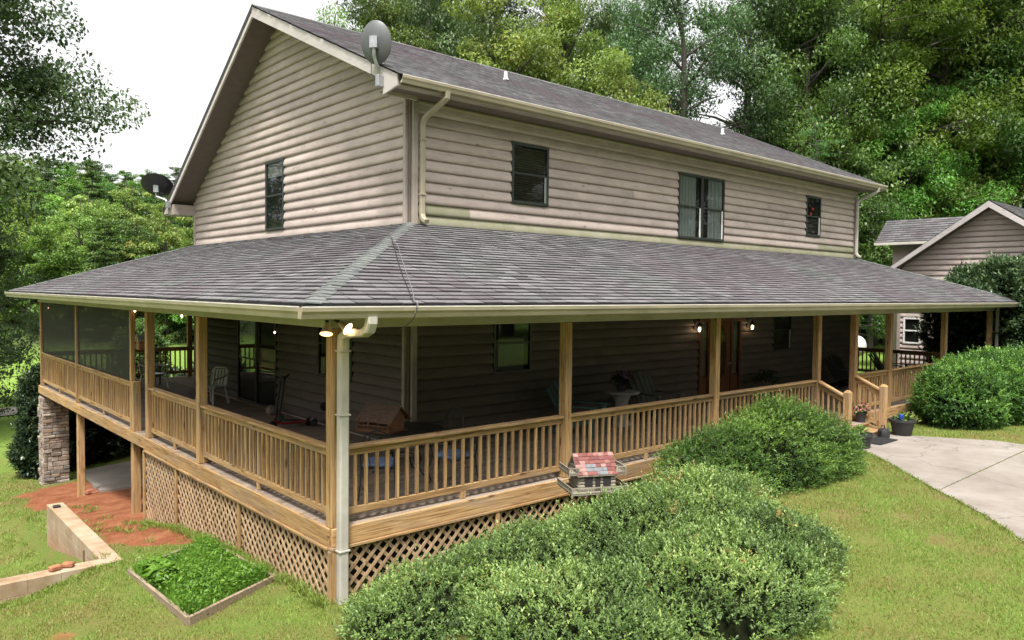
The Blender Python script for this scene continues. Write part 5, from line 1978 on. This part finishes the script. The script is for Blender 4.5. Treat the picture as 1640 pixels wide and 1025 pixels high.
# ------------------------------------------------------------------ trees
def tree_meshes(seed, H, cb, R, nlimb, lpc, leaf, droop=0.0, mode='broad', fill=1.0, wid=.5):
    """returns (trunk mesh, crown mesh); crown base height cb, radius R"""
    rng = np.random.default_rng(seed)
    rr = random.Random(seed)
    tr = MB()
    r0 = .016 * H + .03
    pts = [Vector((rr.uniform(-.02, .02) * z, rr.uniform(-.02, .02) * z, z)) for z in np.linspace(-.6, H * .93, 9)]
    tr.tube(pts, [r0 * (1.25 - 1.15 * k / 8) for k in range(9)], 8)
    cents, rads = [], []
    for i in range(nlimb):
        f = (i + .5) / nlimb
        z0 = cb + (H * .94 - cb) * f ** .9
        a = i * 2.39996 + rr.uniform(-.4, .4)
        if mode == 'pine':
            ln = R * (1 - f) ** .8 * rr.uniform(.8, 1.1) + .3
            rise = .05 - droop
        else:
            prof = math.sin(math.pi * min(1, (.16 + .84 * f)) ** .8) ** .7 if f < .98 else .3
            ln = R * max(.25, prof) * rr.uniform(.72, 1.12)
            rise = .55 * f + .12 - droop
        p0 = Vector((pts[0].x, pts[0].y, z0 - .06 * H * (mode != 'pine')))
        d = Vector((math.cos(a), math.sin(a), rise)).normalized()
        seg = [p0 + d * ln * t + Vector((rr.uniform(-.05, .05), rr.uniform(-.05, .05), .12 * math.sin(t * 3))) * ln * .5 * t for t in (0, .3, .6, 1)]
        tr.tube(seg, [r0 * .42 * (1 - f * .6), r0 * .28 * (1 - f * .6), r0 * .16, r0 * .04], 5, False)
        ncl = max(2, int(round(ln / R * 5 * fill)))
        for k in range(ncl):
            t = .3 + .75 * (k + rr.random()) / ncl
            q = p0 + d * ln * t
            j = R * .19
            cents.append((q.x + rr.gauss(0, j), q.y + rr.gauss(0, j), q.z + rr.gauss(0, j * .7)))
            rads.append(R * rr.uniform(.17, .33))
            if mode != 'pine':
                tr.tube([p0 + d * ln * max(.15, t - .25), Vector(cents[-1])], [r0 * .08, r0 * .02], 4, False)
    cents, rads = np.array(cents), np.array(rads)
    n = len(cents) * lpc
    ci = np.repeat(np.arange(len(cents)), lpc)
    u = unit(n, rng)
    u[:, 2] = u[:, 2] * .62 + .12
    rrad = rng.uniform(.25, 1.0, n) ** .6
    C_ = cents[ci] + u * (rads[ci] * rrad)[:, None]
    if mode == 'pine':
        u[:, 2] *= .4
        C_ = cents[ci] + u * (rads[ci] * rrad)[:, None] * np.array([1, 1, .5])
        A = u + rng.normal(size=(n, 3)) * .5
    else:
        A = rng.normal(size=(n, 3)) + np.array([0, 0, -.35]) + u * .4
    Nn = np.array([0, 0, 1.3]) + u * .6 + rng.normal(size=(n, 3)) * .3
    ll = leaf * rng.uniform(.65, 1.3, n)
    V, F = leaf_quads(C_, A, Nn, ll, ll * wid)
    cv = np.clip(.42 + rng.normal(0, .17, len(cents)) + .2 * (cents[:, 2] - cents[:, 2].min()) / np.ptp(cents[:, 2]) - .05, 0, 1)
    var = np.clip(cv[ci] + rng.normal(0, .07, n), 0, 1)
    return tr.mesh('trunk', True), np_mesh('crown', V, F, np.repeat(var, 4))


PROTO = {}


def proto(key, *a, **k):
    PROTO[key] = tree_meshes(*a, **k) + (a[1], a[3])
    PROTO[key][0].materials.append(M['bark'])


proto('tall0', 101, 20, 4.5, 4.6, 32, 430, .19, 0)
proto('tall1', 102, 20, 3.0, 4.4, 34, 410, .185, .05)
proto('tall2', 103, 20, 6.0, 5.0, 28, 440, .195, 0, fill=.9)
proto('sparse', 104, 20, 5.0, 4.8, 26, 360, .18, 0, fill=.75)
proto('mid0', 105, 10, 1.5, 3.2, 26, 330, .145, .05)
proto('mid1', 106, 10, 1.0, 3.0, 28, 320, .14, .1)
proto('pine', 107, 14, 1.0, 3.2, 46, 120, .26, .02, mode='pine', wid=.10)
proto('hill0', 108, 12, .6, 3.8, 17, 150, .32, 0)
proto('hill1', 109, 12, .5, 3.5, 16, 150, .31, 0)
proto('hill2', 110, 14, .5, 3.2, 20, 140, .31, 0)
proto('hillpine', 111, 15, .8, 3.4, 44, 110, .5, .04, mode='pine', wid=.2)


def put_tree(name, label, key, x, y, top_z=None, scale=None, mat='leaf_mid', rz_=None, group=None, wide=1.0, base=None, trunk=True):
    tr, cr, H, R_ = PROTO[key]
    z = gz(x, y) if base is None else base
    s = scale if scale else (top_z - z) / (H * 1.02)
    t = thing(name, label, 'tree', (x, y, z), random.uniform(0, 6.28) if rz_ is None else rz_, group)
    t.scale = (s * wide, s * wide, s)
    if trunk:
        link_mesh('trunk', tr, None, t)
    c = link_mesh('crown', cr, None, t)
    if not cr.materials:
        cr.materials.append(M['leaf_mid'])
    c.material_slots[0].link = 'OBJECT'
    c.material_slots[0].material = M[mat]
    return t


def forest(px, D, top_py, key, mat, label, wide=1.0, group=None, name='deciduous_tree'):
    p = ray_at(px, 470, D)
    top = ray_at(px, top_py, D)[2]
    return put_tree(name, label, key, p[0], p[1], top, None, mat, None, group, wide)


forest(528, 40, -30, 'tall1', 'leaf_mid', 'sparse green treetop just above the left end of the ridge', .75)
forest(610, 46, -70, 'tall0', 'leaf_mid', 'green tree rising directly behind the grey satellite dish', .8)
forest(690, 50, -120, 'tall2', 'leaf_dark', 'dark green tree between the grey dish and the yellow-green trees', .8)
forest(800, 39, -15, 'mid0', 'leaf_yellow', 'yellow-green tree behind the ridge right of the grey dish', .85)
forest(905, 41, -60, 'tall0', 'leaf_yellow', 'tall yellow-green tree behind the middle of the upper roof', .9)
forest(1000, 38, 85, 'mid1', 'leaf_yellow', 'lower yellow-green tree with orange-tinged leaves behind the roof', .8)
forest(1085, 42, -140, 'sparse', 'leaf_dark', 'dark blue-green tree with sky showing through behind the roof', .85)
forest(1195, 44, -190, 'sparse', 'leaf_dark', 'thin dark tree with sky gaps right of the blue-green tree', .8)
forest(1285, 43, -180, 'tall1', 'leaf_mid', 'tall green tree above the second roof vent', .85)
forest(1395, 44, -200, 'tall0', 'leaf_bright', 'bright green leafy tree above the right end of the upper roof', .9)
forest(1500, 47, -260, 'tall2', 'leaf_bright', 'bright green tree at the upper right behind the far gutter', .9)
forest(1600, 46, -220, 'tall1', 'leaf_mid', 'green tree over the ridge of the second building', .9)
forest(1700, 45, -200, 'tall0', 'leaf_mid', 'green tree at the right edge of the picture', .9)
forest(1300, 37, 165, 'pine', 'leaf_pine', 'soft light green pine behind the right end of the upper roof', .6, name='pine_tree')
forest(1395, 40, 250, 'pine', 'leaf_pine', 'small pine beside the right downspout of the upper wall', .8, name='pine_tree')
forest(1450, 43, 120, 'mid0', 'leaf_bright', 'bright young maple between the roof end and the second building', .9)
forest(1345, 41, 180, 'mid1', 'leaf_mid', 'low green tree just above the right roof corner', .9)
forest(1530, 45, 160, 'mid1', 'leaf_yellow', 'yellowish tree behind the roof of the second building', .9)
forest(1625, 46, 190, 'mid0', 'leaf_yellow', 'yellowish tree above the right slope of the second building', 1.0)
forest(1415, 45, 280, 'mid1', 'leaf_mid', 'low tree filling the gap left of the second building', .9)
forest(1485, 46, 260, 'mid0', 'leaf_mid', 'dark leafy tree behind the small wing roof', .9)
forest(1662, 30, 335, 'mid1', 'leaf_yellow', 'orange-tinged young tree at the right edge before the second building', .45)
bk = 'trees at the back of the wood behind the house'
for i, px in enumerate(list(range(650, 1040, 75)) + list(range(1235, 1800, 62))):
    forest(px + random.uniform(-20, 20), random.uniform(54, 66), random.uniform(-150, 0) if px < 1040 else random.uniform(-260, -60), random.choice(('tall0', 'tall1', 'tall2')), random.choice(('leaf_mid', 'leaf_dark', 'leaf_bright')), 'tree at the back of the dense wood behind the house', .85, bk)
for i, px in enumerate(range(1240, 1760, 58)):
    forest(px + random.uniform(-15, 15), random.uniform(45, 52), random.uniform(100, 260), random.choice(('mid0', 'mid1')), random.choice(('leaf_mid', 'leaf_dark', 'leaf_bright')), 'understorey tree in the dense wood behind the house', 1.15, 'understorey trees behind the house')

# near trees at the left frame edge
def left_tree(px, py_top, D, key, mat, label, wide=1.0):
    p = ray_at(px, 455, D)
    return put_tree('deciduous_tree', label, key, p[0], p[1], ray_at(px, py_top, D)[2], None, mat, 1.3 + px, None, wide)


proto('near', 131, 20, 10.0, 6.0, 30, 380, .2, .12, fill=1.5, wid=.6)
left_tree(-150, -200, 29, 'near', 'leaf_dark', 'leafy branches of a tall tree at the upper left, against the white sky', .9)
left_tree(-98, 240, 33, 'mid0', 'leaf_dark', 'darker tree at the left edge below the overhanging branches', 1.0)
left_tree(-70, 400, 40, 'mid1', 'leaf_mid', 'small tree at the left edge beside the bright field', 1.0)

# unseen trees added behind the viewer to shade the porch and darken window reflections
rr_ = random.Random(9)
for k in range(22):
    a = rad(172 + k * 9.0)
    d = rr_.uniform(24, 31) if k < 17 else rr_.uniform(38, 46)
    x, y = CAM[0] + d * math.cos(a), CAM[1] + d * math.sin(a)
    put_tree('deciduous_tree', 'unseen tree added behind the viewer to darken the porch and window panes', rr_.choice(('tall0', 'tall1', 'tall2')), x, y, None, rr_.uniform(.95, 1.15), rr_.choice(('leaf_mid', 'leaf_dark')), None, 'unseen trees added behind the viewer', 1.1)

# wooded hillside across the valley
hg = 'trees of the wooded hillside'
hr = random.Random(5)
cnt = 0
rows = [(92, 0, 11), (99, 0, 11), (108, 0, 11), (119, 0, 11), (132, 0, 10), (147, 0, 10), (163, 0, 10), (180, 0, 11), (198, 0, 11), (217, 0, 12), (238, 0, 12), (262, 0, 12)]
for D, _o, n in rows:
    for k in range(n + 2):
        px = -60 + (470 / (n + 1)) * (k + hr.uniform(.1, .9))
        p = ray_at(px, 455, D * hr.uniform(.97, 1.03))
        pine = hr.random() < (.10 + .16 * (D > 190))
        key = 'hillpine' if pine else hr.choice(('hill0', 'hill1', 'hill2'))
        mt = 'leaf_pine' if pine else hr.choice(('leaf_mid', 'leaf_bright', 'leaf_yellow', 'leaf_yellow', 'leaf_bright') if D < 170 else ('leaf_mid', 'leaf_yellow', 'leaf_mid', 'leaf_dark'))
        band_ = 'foot' if D < 115 else 'lower slope' if D < 165 else 'upper slope' if D < 220 else 'crest'
        lab_ = ('dark conifer' if pine else {'leaf_mid': 'green broad-leaved tree', 'leaf_bright': 'bright green broad-leaved tree', 'leaf_yellow': 'yellow-green broad-leaved tree', 'leaf_dark': 'dark broad-leaved tree'}[mt]) + ' on the ' + band_ + ' of the far wooded hillside'
        put_tree('pine_tree' if pine else 'deciduous_tree', lab_, key, p[0], p[1], None, hr.uniform(.8, 1.25), mt, hr.uniform(0, 6), hg + ': ' + lab_.split(' on ')[0] + 's ' + band_, hr.uniform(.95, 1.25))

# ------------------------------------------------------------------ lawn grass
def in_poly(x, y, poly):
    c = np.zeros(len(x), bool)
    j = len(poly) - 1
    for i in range(len(poly)):
        xi, yi = poly[i]
        xj, yj = poly[j]
        c ^= ((yi > y) != (yj > y)) & (x < (xj - xi) * (y - yi) / (yj - yi + 1e-12) + xi)
        j = i
    return c


def lawn(n, x0, x1, y0, y1, h, w):
    x, y = RNG.uniform(x0, x1, n), RNG.uniform(y0, y1, n)
    P3 = np.stack([x, y, ground_z(x, y)], 1)
    d = P3 - CAM
    z = d @ _F
    px, py = 820 + FPX * (d @ _R) / z, 512.5 - FPX * (d @ _U) / z
    keep = (z > .5) & (px > -90) & (px < 1730) & (py < 1110)
    keep &= ~((x > -.02) & (y > -.05) & (x < 24) & (y < 17.3))
    for s in slabs:
        keep &= ~in_poly(x, y, s)
    keep &= ~in_poly(x, y, [(p.x, p.y) for p in PL])
    keep &= ~((x > -1.5) & (x < -1.18) & (y > 3.98) & (y < 8.0)) & ~((x < -1.18) & (y > 3.98) & (y < 4.29) & (x > -7))
    cl = clay_mask(x, y) + .35 * np.sin(x * 5) * np.cos(y * 4.3)
    keep &= RNG.random(n) > np.clip(cl * 2.4, 0, .99)
    dry = .5 + .5 * np.sin(x * 1.9 + 1) * np.sin(y * 1.5 + .5) + .3 * np.sin(x * 5.1) * np.cos(y * 4.7)
    keep &= RNG.random(n) > np.clip((.35 - dry), 0, .6)
    x, y, P3, dry = x[keep], y[keep], P3[keep], dry[keep]
    n = len(x)
    hh = h * RNG.uniform(.5, 1.3, n)
    A = RNG.normal(size=(n, 3)) * np.array([.55, .55, .1]) + np.array([0, 0, .9])
    A /= np.linalg.norm(A, axis=1, keepdims=True)
    s = unit(n)
    s[:, 2] = 0
    b0 = P3 - np.array([0, 0, .004])
    ww = (w * RNG.uniform(.7, 1.4, n))[:, None]
    V = np.stack([b0 - s * ww, b0 + s * ww, b0 + A * hh[:, None]], 1)
    pat = np.sin(x * 2.7 + 3 * np.sin(y * 1.3)) * np.sin(y * 3.1 + 2 * np.sin(x * 1.1)) + .6 * np.sin(x * 8.3 + y * 3) * np.cos(y * 7.1 - x * 2)
    var = np.clip(.24 + .3 * dry + .16 * pat + RNG.normal(0, .24, n), 0, 1)
    return V.reshape(-1, 3), np.repeat(var, 3)


parts = [lawn(480000, -4.5, 12, -6.6, 6, .05, .0065), lawn(70000, -8, 2, 5, 20, .07, .011), lawn(130000, 10, 34, -12, 0, .06, .010)]
V = np.concatenate([p[0] for p in parts])
var = np.concatenate([p[1] for p in parts])
lg = link_mesh('lawn_grass', np_mesh('lawn_grass', V, np.arange(len(V)).reshape(-1, 3), var), M['grass'])
lg['kind'] = 'stuff'
tag(lg, 'short yellow-green mown grass round the house', 'grass')
# taller tufts along the clay, walls and lattice foot
n = 5200
k = n // 26
cx_ = np.concatenate([RNG.uniform(-1.9, -.1, k // 4), RNG.uniform(-2.8, -1.3, k // 4), RNG.uniform(-.12, -.03, k - k // 4 - k // 4)])
cy_ = np.concatenate([RNG.uniform(4.2, 11, k // 4), RNG.uniform(3.6, 3.95, k // 4), RNG.uniform(0, 7, k - k // 4 - k // 4)])
cx_, cy_ = np.repeat(cx_, 26) + RNG.normal(0, .05, k * 26), np.repeat(cy_, 26) + RNG.normal(0, .06, k * 26)
ex_, ey_ = [], []
for s_ in slabs:
    for (xa, ya), (xb, yb) in zip(s_[:-1], s_[1:]):
        if ya - yb > .2 and .05 < xa - xb and xa < 12:
            for t_ in np.linspace(0, 1, int(math.hypot(xb - xa, yb - ya) / .035)):
                ex_ += list(xa + (xb - xa) * t_ + RNG.normal(0, .022, 5) - .012)
                ey_ += list(ya + (yb - ya) * t_ + RNG.normal(0, .022, 5) + .012)
cx_, cy_ = np.concatenate([cx_, ex_]), np.concatenate([cy_, ey_])
n = len(cx_)
b0 = np.stack([cx_, cy_, ground_z(cx_, cy_)], 1)
hh = RNG.uniform(.05, .15, n) * np.where(((cy_ < 4.05) & (cx_ < -1.2)) | (cx_ > 5), .5, 1)
A = RNG.normal(size=(n, 3)) * np.array([.6, .6, .1]) + np.array([0, 0, .9])
V, F = leaf_quads(b0 + A * (hh * .45)[:, None], A, unit(n), hh, RNG.uniform(.008, .016, n))
tf = link_mesh('grass_tufts', np_mesh('grass_tufts', V, F, np.repeat(np.clip(RNG.normal(.6, .2, n), 0, 1), 4)), M['grass'])
tf['kind'] = 'stuff'
tag(tf, 'ragged grass tufts on the red clay and along the lattice', 'grass')
